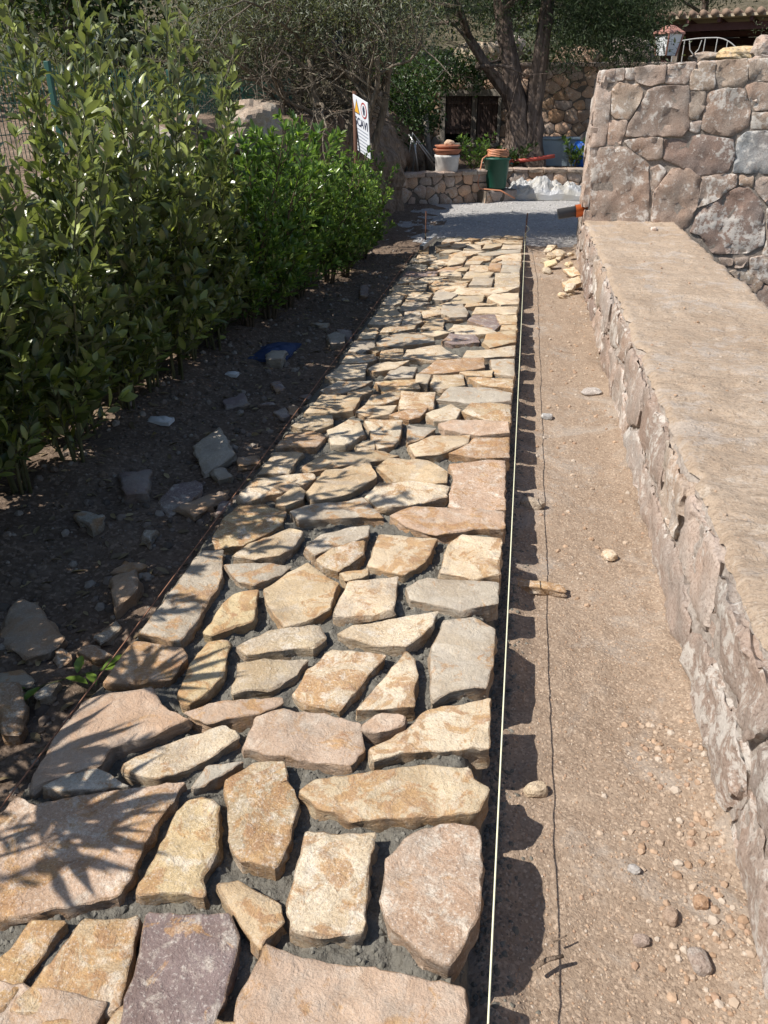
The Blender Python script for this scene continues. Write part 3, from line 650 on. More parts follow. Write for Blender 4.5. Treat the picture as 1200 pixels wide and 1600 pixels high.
HIGHWALL = '''
w 0.622,1.670 0.642,1.765 0.913,1.792 0.917,1.688 0.825,1.669
w 0.933,1.698 0.923,1.792 1.007,1.796 1.033,1.694
w 1.035,1.678 1.006,1.801 1.315,1.818 1.320,1.668 1.189,1.634 1.082,1.650
w 1.328,1.659 1.335,1.822 1.599,1.841 1.591,1.771 1.531,1.649
a 1.581,1.601 1.567,1.733 1.629,1.844 1.781,1.847 1.817,1.611 1.676,1.592
a 1.824,1.658 1.790,1.853 2.084,1.869 2.120,1.676 2.091,1.620 1.917,1.624
a 2.130,1.694 2.094,1.860 2.444,1.876 2.492,1.675 2.211,1.676
l 0.666,1.064 0.604,1.641 0.741,1.660 0.802,1.602 0.818,1.328 0.807,1.086
a 0.834,1.368 0.813,1.602 0.869,1.660 1.082,1.650 1.124,1.583 1.107,1.486 1.023,1.329 0.892,1.338
b 1.008,1.169 1.010,1.269 1.113,1.447 1.173,1.602 1.294,1.636 1.565,1.636 1.634,1.253 1.585,1.173
a 1.613,1.370 1.585,1.582 1.739,1.586 1.755,1.448 1.704,1.332 1.641,1.331
b 1.761,1.253 1.748,1.429 1.781,1.582 1.918,1.616 2.105,1.605 2.199,1.449 2.226,1.275 2.070,1.176 1.833,1.204
b 2.112,1.638 2.213,1.666 2.498,1.647 2.549,1.431 2.248,1.411 2.191,1.487
w 0.829,1.086 0.819,1.318 1.003,1.319 0.998,1.209 0.971,1.087
w 1.640,1.223 1.644,1.312 1.748,1.322 1.745,1.223 1.707,1.203
a 2.247,1.246 2.222,1.392 2.554,1.412 2.590,1.258
b 0.998,1.128 1.157,1.160 1.395,1.155 1.415,0.968 1.277,0.946 1.087,1.047
d 1.426,0.969 1.408,1.141 1.590,1.143 1.751,1.194 2.097,1.147 2.143,0.976 2.098,0.833 1.825,0.798 1.545,0.908
c 2.158,0.833 2.137,1.157 2.206,1.226 2.595,1.238 2.693,0.820
b 0.765,0.269 0.657,1.043 0.820,1.065 1.040,1.067 1.284,0.905 1.338,0.632 1.382,0.284
b 1.346,0.653 1.312,0.864 1.394,0.902 1.480,0.845 1.427,0.697 1.371,0.632
b 1.402,0.328 1.383,0.633 1.530,0.866 1.704,0.869 1.838,0.787 1.856,0.513 1.808,0.294 1.751,0.237
b 1.858,0.480 1.849,0.788 2.079,0.822 2.198,0.813 2.209,0.710 2.025,0.548
a 2.241,0.710 2.230,0.814 2.370,0.805 2.384,0.692
w 2.394,0.692 2.404,0.796 2.698,0.800 2.761,0.530 2.570,0.527 2.477,0.609
d 1.831,0.228 1.873,0.426 2.213,0.689 2.341,0.691 2.501,0.546 2.597,0.312 2.619,0.115 2.463,0.021 2.108,0.011 1.935,0.208
b 2.652,0.116 2.569,0.484 2.766,0.509 2.873,0.055
b 2.356,-0.025 2.495,-0.016 2.505,-0.116 2.367,-0.133
b 2.539,-0.187 2.512,-0.020 2.882,0.061 2.960,-0.270 2.757,-0.301
a 2.327,-0.170 2.485,-0.136 2.707,-0.291 2.661,-0.403 2.475,-0.311
b 2.181,-0.030 2.342,-0.037 2.338,-0.109 2.248,-0.129
d 2.724,-0.525 2.738,-0.376 2.966,-0.294 3.035,-0.588
'''
LOOSE = '''
-1.747,2.024 -1.758,2.125 -1.668,2.111 -1.576,2.025 -1.453,1.924 -1.465,1.847 -1.533,1.799 -1.628,1.856 -1.681,1.873
-1.478,2.307 -1.389,2.356 -1.303,2.218 -1.356,2.098
-1.505,2.344 -1.492,2.451 -1.359,2.403 -1.389,2.356
-1.378,1.970 -1.343,2.081 -1.302,2.050 -1.332,1.945
-1.383,1.873 -1.399,1.947 -1.254,1.882 -1.302,1.844
-1.457,1.854 -1.437,1.882 -1.376,1.819 -1.397,1.786
-1.571,1.722 -1.506,1.756 -1.428,1.701 -1.414,1.659 -1.521,1.647
-1.505,1.623 -1.497,1.645 -1.442,1.660 -1.381,1.582 -1.326,1.466 -1.374,1.458 -1.410,1.479
-1.384,1.622 -1.376,1.671 -1.336,1.694 -1.323,1.633 -1.353,1.597
-1.218,1.599 -1.229,1.638 -1.167,1.675 -1.131,1.634 -1.183,1.595
-1.481,2.602 -1.497,2.668 -1.440,2.678 -1.424,2.554
-1.635,3.543 -1.531,3.706 -1.356,3.441 -1.476,3.262
-1.443,3.306 -1.396,3.386 -1.307,3.252 -1.361,3.198
-1.370,3.481 -1.284,3.559 -1.223,3.423 -1.322,3.366
-1.838,3.107 -1.710,3.203 -1.610,2.952 -1.698,2.904
-1.567,2.943 -1.549,3.101 -1.433,3.175 -1.387,3.058 -1.464,2.831
-1.461,2.895 -1.373,3.060 -1.291,3.163 -1.272,3.043 -1.345,2.836
-1.271,2.895 -1.295,3.022 -1.231,3.016 -1.205,2.922
-1.254,3.080 -1.206,3.124 -1.137,2.966 -1.184,2.926
-1.840,2.691 -1.814,2.741 -1.681,2.688 -1.700,2.584
-1.736,4.264 -1.640,4.401 -1.554,4.237 -1.678,4.159
-1.766,5.273 -1.605,5.259 -1.563,4.992 -1.688,5.009
-1.431,5.773 -1.378,5.878 -1.284,5.798 -1.248,5.575 -1.345,5.515
-1.400,5.974 -1.274,5.995 -1.216,5.716 -1.272,5.800
-1.291,4.060 -1.369,4.128 -1.318,4.220 -1.252,4.093
-1.324,4.276 -1.257,4.287 -1.206,4.101 -1.257,4.109
-1.238,4.043 -1.195,4.130 -1.145,3.981
-1.640,6.087 -1.485,6.113 -1.464,5.913
-1.304,4.458 -1.240,4.531 -1.190,4.416
-1.516,7.550 -1.453,7.637 -1.361,7.147 -1.434,7.135
-1.537,4.643 -1.514,4.748 -1.417,4.565 -1.451,4.464
-1.506,4.245 -1.418,4.289 -1.356,4.213
'''
PAL = {'k': (0.52, 0.38, 0.275), 'g': (0.48, 0.42, 0.33), 't': (0.56, 0.44, 0.285), 'p': (0.66, 0.545, 0.385), 'y': (0.62, 0.49, 0.29),
       'r': (0.47, 0.32, 0.205), 'u': (0.27, 0.205, 0.19),
       'w': (0.40, 0.335, 0.285), 'a': (0.385, 0.325, 0.265), 'b': (0.335, 0.275, 0.23), 'c': (0.36, 0.36, 0.35), 'd': (0.275, 0.22, 0.19), 'l': (0.46, 0.40, 0.35)}
RUST = {'k': (0.3, 0.65), 'g': (0.35, 0.6), 't': (0.25, 0.8), 'p': (0.25, 0.75), 'y': (0.55, 0.95), 'r': (0.6, 0.95), 'u': (0.35, 0.55)}       # how far each kind of stone is stained by iron
def tone(key, rnd, v=0.08):
    k = 1 + rnd.uniform(-v, v); h = rnd.uniform(-0.03, 0.03)
    c = PAL[key]; return (c[0] * k * (1 + h), c[1] * k, c[2] * k * (1 - h))

# ------------------------------------------------------------------ the ground
def z_ground(x, y): return -1.25 + 0.25 * fbm(x * 0.05, y * 0.05, 1, 3)
xs = np.concatenate([np.linspace(-400, -20, 12), np.linspace(-16, 16, 17), np.linspace(20, 400, 12)])
tag(link('ground', grid_mesh('ground', xs, np.concatenate([np.linspace(-400, -20, 12), np.linspace(-16, 12, 15), np.linspace(20, 400, 12)]), z_ground), M['hill']), kind='structure')

def z_dirt(x, y):
    z = -0.20 + 0.012 * fbm(x * 3, y * 3, 2, 4) + 0.006 * fbm(x * 14, y * 14, 4, 3)
    z += 0.03 * max(0, (x - 0.5) / 0.2) ** 1.5 * (0.6 + fbm(x * 5, y * 2.5, 7, 3)) if x > 0.5 else 0
    z += 0.035 * math.exp(-((x - 0.07) / 0.06) ** 2) * max(0, 0.4 + fbm(x * 4, y * 4, 12, 4))     # spilled mortar crumbs along the edge
    if y > 8.6: z += 0.10 * min(1, (y - 8.6) / 1.5)
    return z
ys = np.concatenate([np.arange(-1.5, 0.7, 0.06), np.arange(0.7, 3.0, 0.014), np.arange(3.0, 10.35, 0.035)])
tag(link('dirt_strip', grid_mesh('dirt_strip', np.arange(-0.04, 0.86, 0.016), ys, z_dirt, -1.3), M['dirt']), kind='structure')

def z_soil(x, y):
    t = min(1, max(0, (-1.15 - x) / 0.9))
    z = -0.15 + 0.05 * t + 0.035 * fbm(x * 2.2, y * 2.2, 3, 4) + 0.012 * fbm(x * 11, y * 11, 6, 3)
    if x < -1.75: z += 0.06 * min(1, (-1.75 - x) / 0.4)
    if y > 8.0: z += 0.05 * min(1, (y - 8) / 2)
    return z
ys = np.concatenate([np.arange(-2.5, 1.0, 0.08), np.arange(1.0, 5.0, 0.025), np.arange(5.0, 14.2, 0.06)])
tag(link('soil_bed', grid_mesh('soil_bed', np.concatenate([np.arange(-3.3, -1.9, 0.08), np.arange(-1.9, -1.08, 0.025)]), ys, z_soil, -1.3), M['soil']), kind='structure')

def z_gravel(x, y): 
    return -0.085 + 0.018 * fbm(x * 1.5, y * 1.5, 5, 4) + 0.008 * fbm(x * 9, y * 9, 8, 3)
tag(link('gravel_road', grid_mesh('gravel_road', np.concatenate([np.arange(-2.45, 1.4, 0.05), np.arange(1.4, 12, 0.3)]), np.concatenate([np.arange(10.12, 12.5, 0.05), np.arange(12.5, 17.2, 0.1)]), z_gravel, -1.3), M['gravel']), kind='structure')

def z_hill(x, y):
    r = max(0.0, min(1.0, (x - 0.5) / 2.5))
    s = (1 - r) * 0.19 * (y - 18.4) + r * (0.005 * (y - 18.4) + max(0, y - 31) * 0.25)
    if x < -3: s += 0.02 * (-3 - x)
    return 1.95 + s + 0.5 * fbm(x * 0.25, y * 0.25, 3, 4) * min(1, (y - 18.4) / 4)
tag(link('hillside', grid_mesh('hillside', np.arange(-60, 62, 1.2), np.concatenate([np.arange(18.42, 40, 0.6), np.arange(40, 110, 2.5)]), z_hill, -1.3), M['hill']), kind='structure')

# the cut bank behind the hedge, with the garden terrace above it
def bank_line(y):
    if y < 8: return -2.75 + 0.1 * math.sin(y * 1.3)
    t = min(1, (y - 8) / 3.0); return -2.75 + 0.72 * t * t * (3 - 2 * t) + 0.06 * math.sin(y * 2.1)
prof = [(0.05, -0.35), (0.03, 0.0), (0.0, 0.25), (-0.02, 0.5), (-0.06, 0.75), (-0.10, 1.0), (-0.16, 1.2), (-0.28, 1.32), (-0.5, 1.34), (-0.9, 1.28), (-1.6, 1.25), (-3, 1.3), (-6, 1.6), (-12, 2.6), (-24, 6.0), (-40, 10.0)]
fine = []
for (a, b), (c_, d) in zip(prof[:-1], prof[1:]):
    k = 4 if b < 1.3 else 2
    fine += [(a + (c_ - a) * i / k, b + (d - b) * i / k) for i in range(k)]
fine.append(prof[-1])
bys = np.concatenate([np.arange(-3, 4, 0.3), np.arange(4, 14.6, 0.07), np.arange(14.6, 18.6, 0.3)])
V = []
for y in bys:
    y = float(y); hz = 0.62 + 0.38 * min(1, max(0, (y - 3.5) / 4)); x0 = bank_line(y)
    for (o, z) in fine:
        j = 0.16 * fbm(y * 1.6, z * 2.2, 2.2, 5) + 0.05 * abs(fbm(y * 6, z * 5, 4, 3))
        zz = (z * hz if z > 0 else z) + (0.10 * fbm(y * 1.1, o * 2, 9, 4) if z > 1.1 else 0)
        V.append((x0 + o + (j if o > -1.2 else 0), y + 0.06 * fbm(y * 5, z * 5, 8, 2), zz))
nx = len(fine); b = (np.arange(len(bys) - 1)[:, None] * nx + np.arange(nx - 1)[None]).ravel()
m = Mat('cut_earth_and_rock', 0.95, 0.15); m.co(rand=False)
a_ = m.noise(1.0, 6, 0.7, 1.0, vec=m.co((7, 7, 3))); b_ = m.noise(30, 5, 0.7)
c = m.mix(m.ramp(a_, (0.35, 0), (0.65, 1)), (0.16, 0.11, 0.075), (0.34, 0.25, 0.18)); c = m.mix(m.ramp(b_, (0.3, 0.6), (0.55, 0)), c, (0.08, 0.055, 0.04))
m.color(c); m.normal(m.bump(a_, 1, 0.05, m.bump(b_, 0.7, 0.012))); M['bank'] = m.m
tag(link('earth_bank', np_mesh('earth_bank', V, np.stack([b, b + 1, b + nx + 1, b + nx], 1)[:, ::-1], False), M['bank']), kind='structure')

# ------------------------------------------------------------------ the path under construction: fresh mortar bed and its paving stones
def z_bed(x, y):
    z = -0.040 + 0.018 * fbm(x * 6, y * 6, 1.5, 3)
    c1 = noise.cell_vector(Vector((x * 38, y * 38, 0))).x
    z += 0.014 * fbm(x * 30, y * 30, 4.4, 3) + 0.006 * c1 * abs(fbm(x * 20, y * 20, 2, 2))
    ex = min(x + 1.19, 0.005 + 0.02 * fbm(y * 4, 3, 1, 3) - x)
    if ex < 0.05: z -= (0.06 if ex > 0 else min(0.16, 0.06 - ex * 6)) * (1 - max(0, ex) / 0.05) ** 2
    return z
xs = np.arange(-1.19, 0.045, 0.0115)
ys = np.concatenate([np.arange(-1.4, 0.7, 0.05), np.arange(0.7, 3.2, 0.0115), np.arange(3.2, 10.22, 0.024)])
path = tag(link('path', grid_mesh('path', xs, ys, z_bed, -0.3), M['mortar']), kind='structure')
rnd = random.Random(5)
cells = [('', p) for p in voronoi(-1.14, 0.035, -1.35, 0.775, 0.36, 0.27, 0.3, 4)]
i = 0
for key, poly in parse(PAVING) + cells:
    if not key: key = rnd.choice('ttgpk'); poly = inset_poly(poly if area(poly) > 0 else poly[::-1], 0.014)
    cy = sum(p[1] for p in poly) / len(poly)
    poly = poly if area(poly) > 0 else poly[::-1]
    poly = [(max(-1.2, min(0.05, x)), y) for x, y in inset_poly(poly, -0.003 if cy < 2.6 else -0.008)]
    seg = 0.02 if cy < 1.7 else 0.03 if cy < 3.2 else 0.05
    me, c = stone_mesh('paving_stone', poly, 0.075, seg, i + 1, rough=0.0055, edge=0.0045, relief=0.0045, tilt=0.022, back_in=-0.002, blunt=0.006 if cy < 3 else 0.004)
    c.z = rnd.uniform(-0.008, 0.006)
    link('paving_stone', me, [M['paving'], M['paving_side']], path, c, (*tone(key, rnd), rnd.uniform(*RUST[key]))); i += 1

# ------------------------------------------------------------------ the high wall
XV, YV, ZV = Vector((1, 0, 0)), Vector((0, 1, 0)), Vector((0, 0, 1))
hw = thing('stone_wall', 'tall wall of large grey-brown fitted stones with an orange drain pipe', 'wall', (2.6, 10.0, -1.2))
def wall_child(name, me, mats, c, color, parent, base): return link(name, me, mats, parent, Vector(c) - Vector(base), color)
HB = (2.6, 10.0, -1.2)
def left_x(y, z):                                                   # battered left face of both walls
    return 0.655 - 0.03 * min(1, max(0, z + 0.2)) + 0.02 * fbm(y * 1.7, z * 2, 2, 3) + 0.10 * max(0, z - 1.2) ** 1.5 + (0.07 * max(0, y - 9.4) if y > 9.4 else 0)
core = MB()
core.add([(0.70, 9.32, -1.3), (5.2, 9.32, -1.3), (5.2, 9.32, 1.95), (0.72, 9.32, 1.74), (0.72, 11.0, -1.3), (5.2, 11.0, -1.3), (5.2, 11.0, 1.95), (0.74, 11.0, 1.72)],
         [(0, 1, 2, 3), (1, 5, 6, 2), (5, 4, 7, 6), (4, 0, 3, 7), (3, 2, 6, 7), (0, 4, 5, 1)])
core.v = [tuple(Vector(v) - Vector(HB)) for v in core.v]
core.build('mortar_core', M['joint'], hw)
FR = (Vector((0, 9.3, 0)), XV, ZV, -YV)
for key, poly in parse(HIGHWALL):
    poly = [(max(0.635 + 0.05 * max(0, v - 1.2), u), v) for u, v in poly]
    if area(poly) < 0: poly = poly[::-1]
    poly = inset_poly(poly, -0.003)
    me, c = stone_mesh('stone', poly, 0.13, 0.04, i + 1, rough=0.006, edge=0.0055, relief=0.013, pillow=0.0, frame=FR, blunt=0.012); i += 1
    wall_child('stone', me, [M['rock'], M['rock']], c + YV * rnd.uniform(-0.006, 0.006), tone(key, rnd), hw, HB)
for poly in voronoi(2.62, 5.15, -1.2, 1.93, 0.5, 0.42, 0.3, 9) + voronoi(0.72, 2.60, -1.2, 0.02, 0.5, 0.4, 0.3, 10):
    if sum(p[0] for p in poly) / len(poly) < 1.6: continue
    if max(p[1] for p in poly) > -0.12 and max(p[0] for p in poly) > 2.0 and max(p[0] for p in poly) < 2.62: poly = [(a, min(b, -0.30)) for a, b in poly]
    poly = inset_poly(poly if area(poly) > 0 else poly[::-1], 0.012)
    me, c = stone_mesh('stone', poly, 0.12, 0.07, i + 1, rough=0.01, edge=0.01, relief=0.012, pillow=0.01, frame=FR, blunt=0.012); i += 1
    wall_child('stone', me, [M['rock'], M['rock']], c, tone(rnd.choice('abbda'), rnd), hw, HB)
# capping course seen on top, and the left flank
for k in range(9):
    x0 = 0.70 + k * 0.5; top = 1.765 + 0.06 * k / 1.5
    poly = [(x0, 9.34), (x0 + 0.48, 9.34), (x0 + 0.47, 10.1), (x0 + 0.02, 10.1)]
    me, c = stone_mesh('coping_stone', poly, 0.12, 0.09, 600 + k, rough=0.012, edge=0.02, relief=0.01); c.z = min(1.955, top + 0.012)
    wall_child('coping_stone', me, [M['rock'], M['rock']], c, tone('w', rnd), hw, HB)
FL = (Vector((0.66, 0, 0)), YV, ZV, -XV)
for poly in voronoi(9.305, 11.0, -0.22, 1.74, 0.85, 0.42, 0.25, 15):
    poly = inset_poly(poly if area(poly) > 0 else poly[::-1], 0.006)
    me, c = stone_mesh('stone', poly, 0.1, 0.05, i + 1, rough=0.01, edge=0.012, relief=0.016, pillow=0.012, frame=FL, blunt=0.012); i += 1
    o = wall_child('stone', me, [M['lowface'], M['lowface']], (left_x(c.y, c.z), c.y, c.z), tone('w', rnd), hw, HB)
    o.rotation_euler = (0, rad(2 + 6 * max(0, c.z - 0.9)), rad(-2.5))

# ------------------------------------------------------------------ the low wall with its cement top
LB = (1.15, 4.0, -1.2)
lw = thing('low_wall', 'low wall with a broad dusty cement top beside the dirt strip', 'wall', LB)
def edge_x(y): return 0.695 + 0.10 * max(0, fbm(y * 4.3, 6, 2, 3) - 0.2) + 0.022 * fbm(y * 1.9, 1, 4, 4) + 0.012 * fbm(y * 11, 2, 4, 3) + (0.02 * (2.4 - y) if y < 2.4 else 0)
def top_z(x, y):
    z = 0.322 + 0.012 * fbm(x * 2.5, y * 2.5, 3, 4) + 0.008 * fbm(x * 8, y * 11, 6, 5)
    t_ = fbm(x * 3, y * 8, 11, 3); z += 0.009 * min(1, max(0, (t_ - 0.08) / 0.05))
    e = min(x - edge_x(y), 1.67 + 0.03 * fbm(y * 3, 0, 5, 3) - x)
    if e < 0.03: z -= 0.022 * (1 - max(0, e) / 0.03) ** 2
    z += 0.004 * fbm(x * 24, y * 24, 7, 3)
    if y < 2.6: z -= 0.02 * (2.6 - y) * max(0, 0.4 + fbm(x * 4, y * 4, 2, 4)) * max(0, 1 - (x - 0.68) / 0.35)
    return z
rows = np.concatenate([np.arange(-1.5, 1.0, 0.1), np.arange(1.0, 4.0, 0.022), np.arange(4.0, 9.32, 0.045)]); ts = np.linspace(0, 1, 46)
V = []
for y in rows:
    y = float(y); xa, xb = edge_x(y), 1.67 + 0.03 * fbm(y * 3, 0, 5, 3)
    for t in ts:
        x = xa + (xb - xa) * float(t); V.append((x - LB[0], y - LB[1], top_z(x, y) - LB[2]))
nx = len(ts); b = (np.arange(len(rows) - 1)[:, None] * nx + np.arange(nx - 1)[None]).ravel()
link('cement_top', np_mesh('cement_top', V, np.stack([b, b + 1, b + nx + 1, b + nx], 1), True), M['cap'], lw)
# mortared body: left face, from the ground to the cement edge, and the right face down to the lower garden
V = []; zs = np.concatenate([[-1.25, -0.6], np.arange(-0.32, 0.325, 0.022)])
for y in rows:
    y = float(y)
    for z in zs:
        z = float(z); t = min(1, max(0, (z + 0.2) / 0.52)); x = 0.672 + (edge_x(y) - 0.672) * t ** 3
        x += 0.012 * fbm(y * 5, z * 7, 3, 4) + 0.010 * fbm(y * 26, z * 26, 3, 3) + 0.012
        if z > 0.31: z = top_z(edge_x(y) + 0.004, y) - 0.002
        V.append((x - LB[0], y - LB[1], z - LB[2]))
nz = len(zs); b = (np.arange(len(rows) - 1)[:, None] * nz + np.arange(nz - 1)[None]).ravel()
m = Mat('lime_mortar_render', 0.95, 0.15); m.co(rand=False)
s_ = m.noise(13, 8, 0.78, 0.1); f_ = m.noise(70, 5, 0.7)
c = m.mix(m.ramp(s_, (0.35, 0), (0.65, 1)), (0.30, 0.24, 0.20), (0.62, 0.55, 0.48)); c = m.mix(m.ramp(f_, (0.32, 0.6), (0.52, 0)), c, (0.2, 0.15, 0.12))
c = m.mix(m.ramp(m.noise(4, 5, 0.6, 1), (0.6, 0), (0.72, 0.25)), c, (0.42, 0.28, 0.19))
m.color(c); m.normal(m.bump(s_, 1, 0.025, m.bump(f_, 0.8, 0.008))); M['render'] = m.m
link('wall_face', np_mesh('wall_face', V, np.stack([b, b + nz, b + nz + 1, b + 1], 1)[:, ::-1], True), M['render'], lw)
mb = MB(); mb.add([(1.63, -1.5, -1.25), (1.63, 9.32, -1.25), (1.66, 9.32, 0.30), (1.66, -1.5, 0.30), (0.69, -1.5, -1.25), (0.69, -1.5, 0.30)], [(0, 1, 2, 3), (0, 3, 5, 4)])
mb.v = [tuple(Vector(v) - Vector(LB)) for v in mb.v]; mb.build('back_face', M['render'], lw)
# the face stones showing through the lime
for k, poly in enumerate(voronoi(-1.3, 9.28, -0.205, 0.285, 0.62, 0.27, 0.33, 21)):
    poly = inset_poly(poly if area(poly) > 0 else poly[::-1], 0.010 + rnd.random() * 0.008)
    near = sum(p[0] for p in poly) / len(poly) < 3.5
    me, c = stone_mesh('face_stone', poly, 0.06, 0.025 if near else 0.05, 300 + k, rough=0.014, edge=0.012, relief=0.014, pillow=0.010, frame=FL, back_in=-0.012, blunt=0.02)
    t = min(1, max(0, (c.z + 0.2) / 0.52)); x = 0.672 + (edge_x(c.y) - 0.672) * t ** 3 - 0.010 - rnd.random() * 0.006
    link('face_stone', me, [M['lowface'], M['lowface']], lw, Vector((x, c.y, c.z)) - Vector(LB), tone(rnd.choice('bwawlbd'), rnd, 0.12))

# drain pipe stub in the wall
dp = thing('drain_pipe', 'dark grey pipe stub in an orange socket sticking out of the tall wall', 'pipe', (0.66, 9.42, 0.42))
d = Vector((-1, -0.10, -0.17)).normalized()
def ringtube(a, b_, ro, ri, n=24):
    q = MB(); q.tube([a, b_], ro, n, cap=False); q.tube([b_, a], ri, n, cap=False)
    for (p, k0, k1) in ((0, 0, 3 * n), (1, n, 2 * n)):
        for j in range(n): q.f.append((k0 + j, k1 + j, k1 + (j + 1) % n, k0 + (j + 1) % n)); q.m.append(0)
    return q
ringtube(d * -0.08, d * 0.075, 0.068, 0.058).build('orange_socket', M['orange'], dp, True)
ringtube(d * 0.02, d * 0.27, 0.057, 0.051).build('grey_pipe', M['greypipe'], dp, True)

# ------------------------------------------------------------------ back yard: planter walls, hut front, retaining wall
def rubble_wall(name, label, A, B, z0, z1, sx, sy, seed, thick=0.3, coping=True, mat='rock_dry', joint='joint_dark', tones='wkkl', proud=0.025, holes=(), edge=0.012):
    A = Vector((*A, 0)); B = Vector((*B, 0)); d = (B - A); L = d.length; d.normalize(); nrm = Vector((d.y, -d.x, 0))
    base = (A + B) / 2 + ZV * z0; t = thing(name, label, 'wall', base)
    rects = [(0, L, z0, z1)] if not holes else holes
    mb_ = MB()
    for (u0, u1, v0, v1) in rects:
        P = [A + d * u + ZV * v - nrm * w for w in (proud, thick) for u, v in ((u0, v0), (u1, v0), (u1, v1), (u0, v1))]
        mb_.add([p - base for p in P], [(0, 1, 2, 3), (1, 5, 6, 2), (5, 4, 7, 6), (4, 0, 3, 7), (3, 2, 6, 7), (0, 4, 5, 1)])
    mb_.build('wall_core', M[joint], t)
    fr = (A.copy(), d, ZV, nrm); k = 0; r_ = random.Random(seed)
    for (u0, u1, v0, v1) in rects:
        for poly in voronoi(u0, u1, v0, v1, sx, sy, 0.36, seed + k):
            poly = inset_poly(poly if area(poly) > 0 else poly[::-1], 0.006)
            if abs(area(poly)) < 0.002: continue
            me, c = stone_mesh('stone', poly, thick * 0.5, 0.07, seed * 50 + k, rough=0.012, edge=edge, relief=0.014, pillow=0.03, frame=fr, blunt=0.022)
            link('stone', me, [M[mat], M[mat]], t, c - base + nrm * r_.uniform(-0.01, 0.025), tone(r_.choice(tones), r_, 0.15)); k += 1
    if coping:
        u = 0.0
        while u < L - 0.05:
            w = min(r_.uniform(0.28, 0.5), L - u)
            poly = [(u + .006, -0.035), (u + w - .006, -0.035), (u + w - .006, thick), (u + .006, thick)]
            fr2 = (A + ZV * (z1 + 0.045), d, -nrm, ZV)
            me, c = stone_mesh('coping_stone', poly, 0.07, 0.08, seed * 90 + k, rough=0.012, edge=0.015, relief=0.008, frame=fr2); k += 1
            link('coping_stone', me, [M[mat], M[mat]], t, c - base, tone(r_.choice('aw'), r_, 0.1)); u += w
    return t
rubble_wall('planter_wall', 'low rubble planter wall carrying the white pot at the far end of the yard', (-2.02, 13.55), (-0.62, 14.55), -0.13, 0.38, 0.21, 0.17, 31)
rubble_wall('step_wall', 'very low stone ledge under the green bin', (-0.62, 14.25), (-0.12, 14.75), -0.13, 0.10, 0.26, 0.2, 32, coping=False)
rubble_wall('garden_wall', 'low sunlit stone wall behind the heap of plastic sheeting', (-0.55, 15.95), (3.2, 16.35), -0.13, 0.30, 0.27, 0.2, 33)
def z_terr(x, y): return 0.32 + 0.03 * fbm(x, y, 2, 3)
V = []; F = []
uu = np.linspace(-3.2, 6, 40)
def front(x):
    if x < -0.62: return 13.55 + (x + 2.02) * 0.714 + 0.28
    if x < -0.45: return 14.85 + (x + 0.62) * 8.0
    return 16.2 + (x + 0.45) * 0.107
for x in uu:
    f0 = front(float(x))
    for t in np.linspace(0, 1, 14): y = f0 + (18.45 - f0) * float(t); V.append((float(x), y, z_terr(float(x), y)))
b = (np.arange(len(uu) - 1)[:, None] * 14 + np.arange(13)[None]).ravel()
tag(link('terrace_soil', np_mesh('terrace_soil', V, np.stack([b, b + 14, b + 15, b + 1], 1), True), M['soil']), kind='structure')

# hut front with shuttered window
rubble_wall('stone_hut', 'shaded stone hut front with a brown shuttered window behind the tree', (-3.3, 18.0), (-0.42, 18.0), 0.3, 2.02, 0.33, 0.25, 41, thick=0.4, coping=False,
    holes=[(0, 1.47, 0.2, 2.05), (2.70, 2.88, 0.2, 2.05), (1.47, 2.70, 1.66, 2.05), (1.47, 2.70, 0.2, 0.62)])
hut = bpy.data.objects['stone_hut']
def hb(name, x0, x1, y0, y1, z0, z1, mat, parent=hut, bev=0.006):
    q = MB(); q.box((0, 0, 0), (x1 - x0, y1 - y0, z1 - z0))
    base = Vector(parent.location) if parent is hut else Vector(parent.location) + Vector(hut.location)
    return q.build(name, M[mat], parent, loc=Vector(((x0 + x1) / 2, (y0 + y1) / 2, (z0 + z1) / 2)) - base, bevel=bev)
hb('lintel', -1.90, -0.56, 17.95, 18.25, 1.535, 1.655, 'lintel'); hb('sill', -1.86, -0.60, 17.93, 18.25, 0.60, 0.665, 'lintel')
hb('jamb', -1.85, -1.745, 17.965, 18.25, 0.667, 1.533, 'lintel'); hb('jamb', -0.665, -0.60, 17.965, 18.25, 0.667, 1.533, 'lintel')
hb('mullion', -1.205, -1.095, 17.97, 18.2, 0.667, 1.533, 'wood_g'); hb('dark_window_backing', -1.74, -0.67, 18.16, 18.3, 0.667, 1.533, 'black')  # backing panel painted black in place of a dark room behind the shutters
for (x0, x1, z0) in ((-1.735, -1.215, 0.84), (-1.085, -0.672, 0.675)):
    sh = hb('shutter', x0, x1, 18.055, 18.075, z0, 1.528, 'wood')
    n_ = 5 if x1 - x0 > 0.45 else 4; w = (x1 - x0) / n_
    for k in range(n_): hb('plank', x0 + k * w + 0.005, x0 + (k + 1) * w - 0.005, 18.02, 18.053, z0 - 0.01 * (k % 2), 1.527 - 0.012 * (k % 3), 'wood', sh)
    for zz in (z0 + 0.12, 1.42): hb('batten', x0 + 0.01, x1 - 0.01, 18.0, 18.018, zz - 0.035, zz + 0.035, 'wood', sh)
rubble_wall('retaining_wall', 'tall shaded rubble retaining wall behind the big tree trunk', (-0.41, 18.1), (3.6, 18.1), 0.25, 2.08, 0.28, 0.2, 51, thick=0.4, coping=True, tones='wkkr')
# ------------------------------------------------------------------ plants
def leaf_part(name, P, X, Z, S, SW, mat, parent, kind='leaf'):
    bv, bf = {'leaf': (LEAF_V, LEAF_F), 'slim': (SLIM_V, SLIM_F), 'card': (CARD_V, CARD_F)}[kind]
    Vv, Ff = transforms(bv, bf, P, X, Z, S, SW)
    return link(name, np_mesh(name, Vv, Ff, kind == 'leaf'), M[mat], parent)

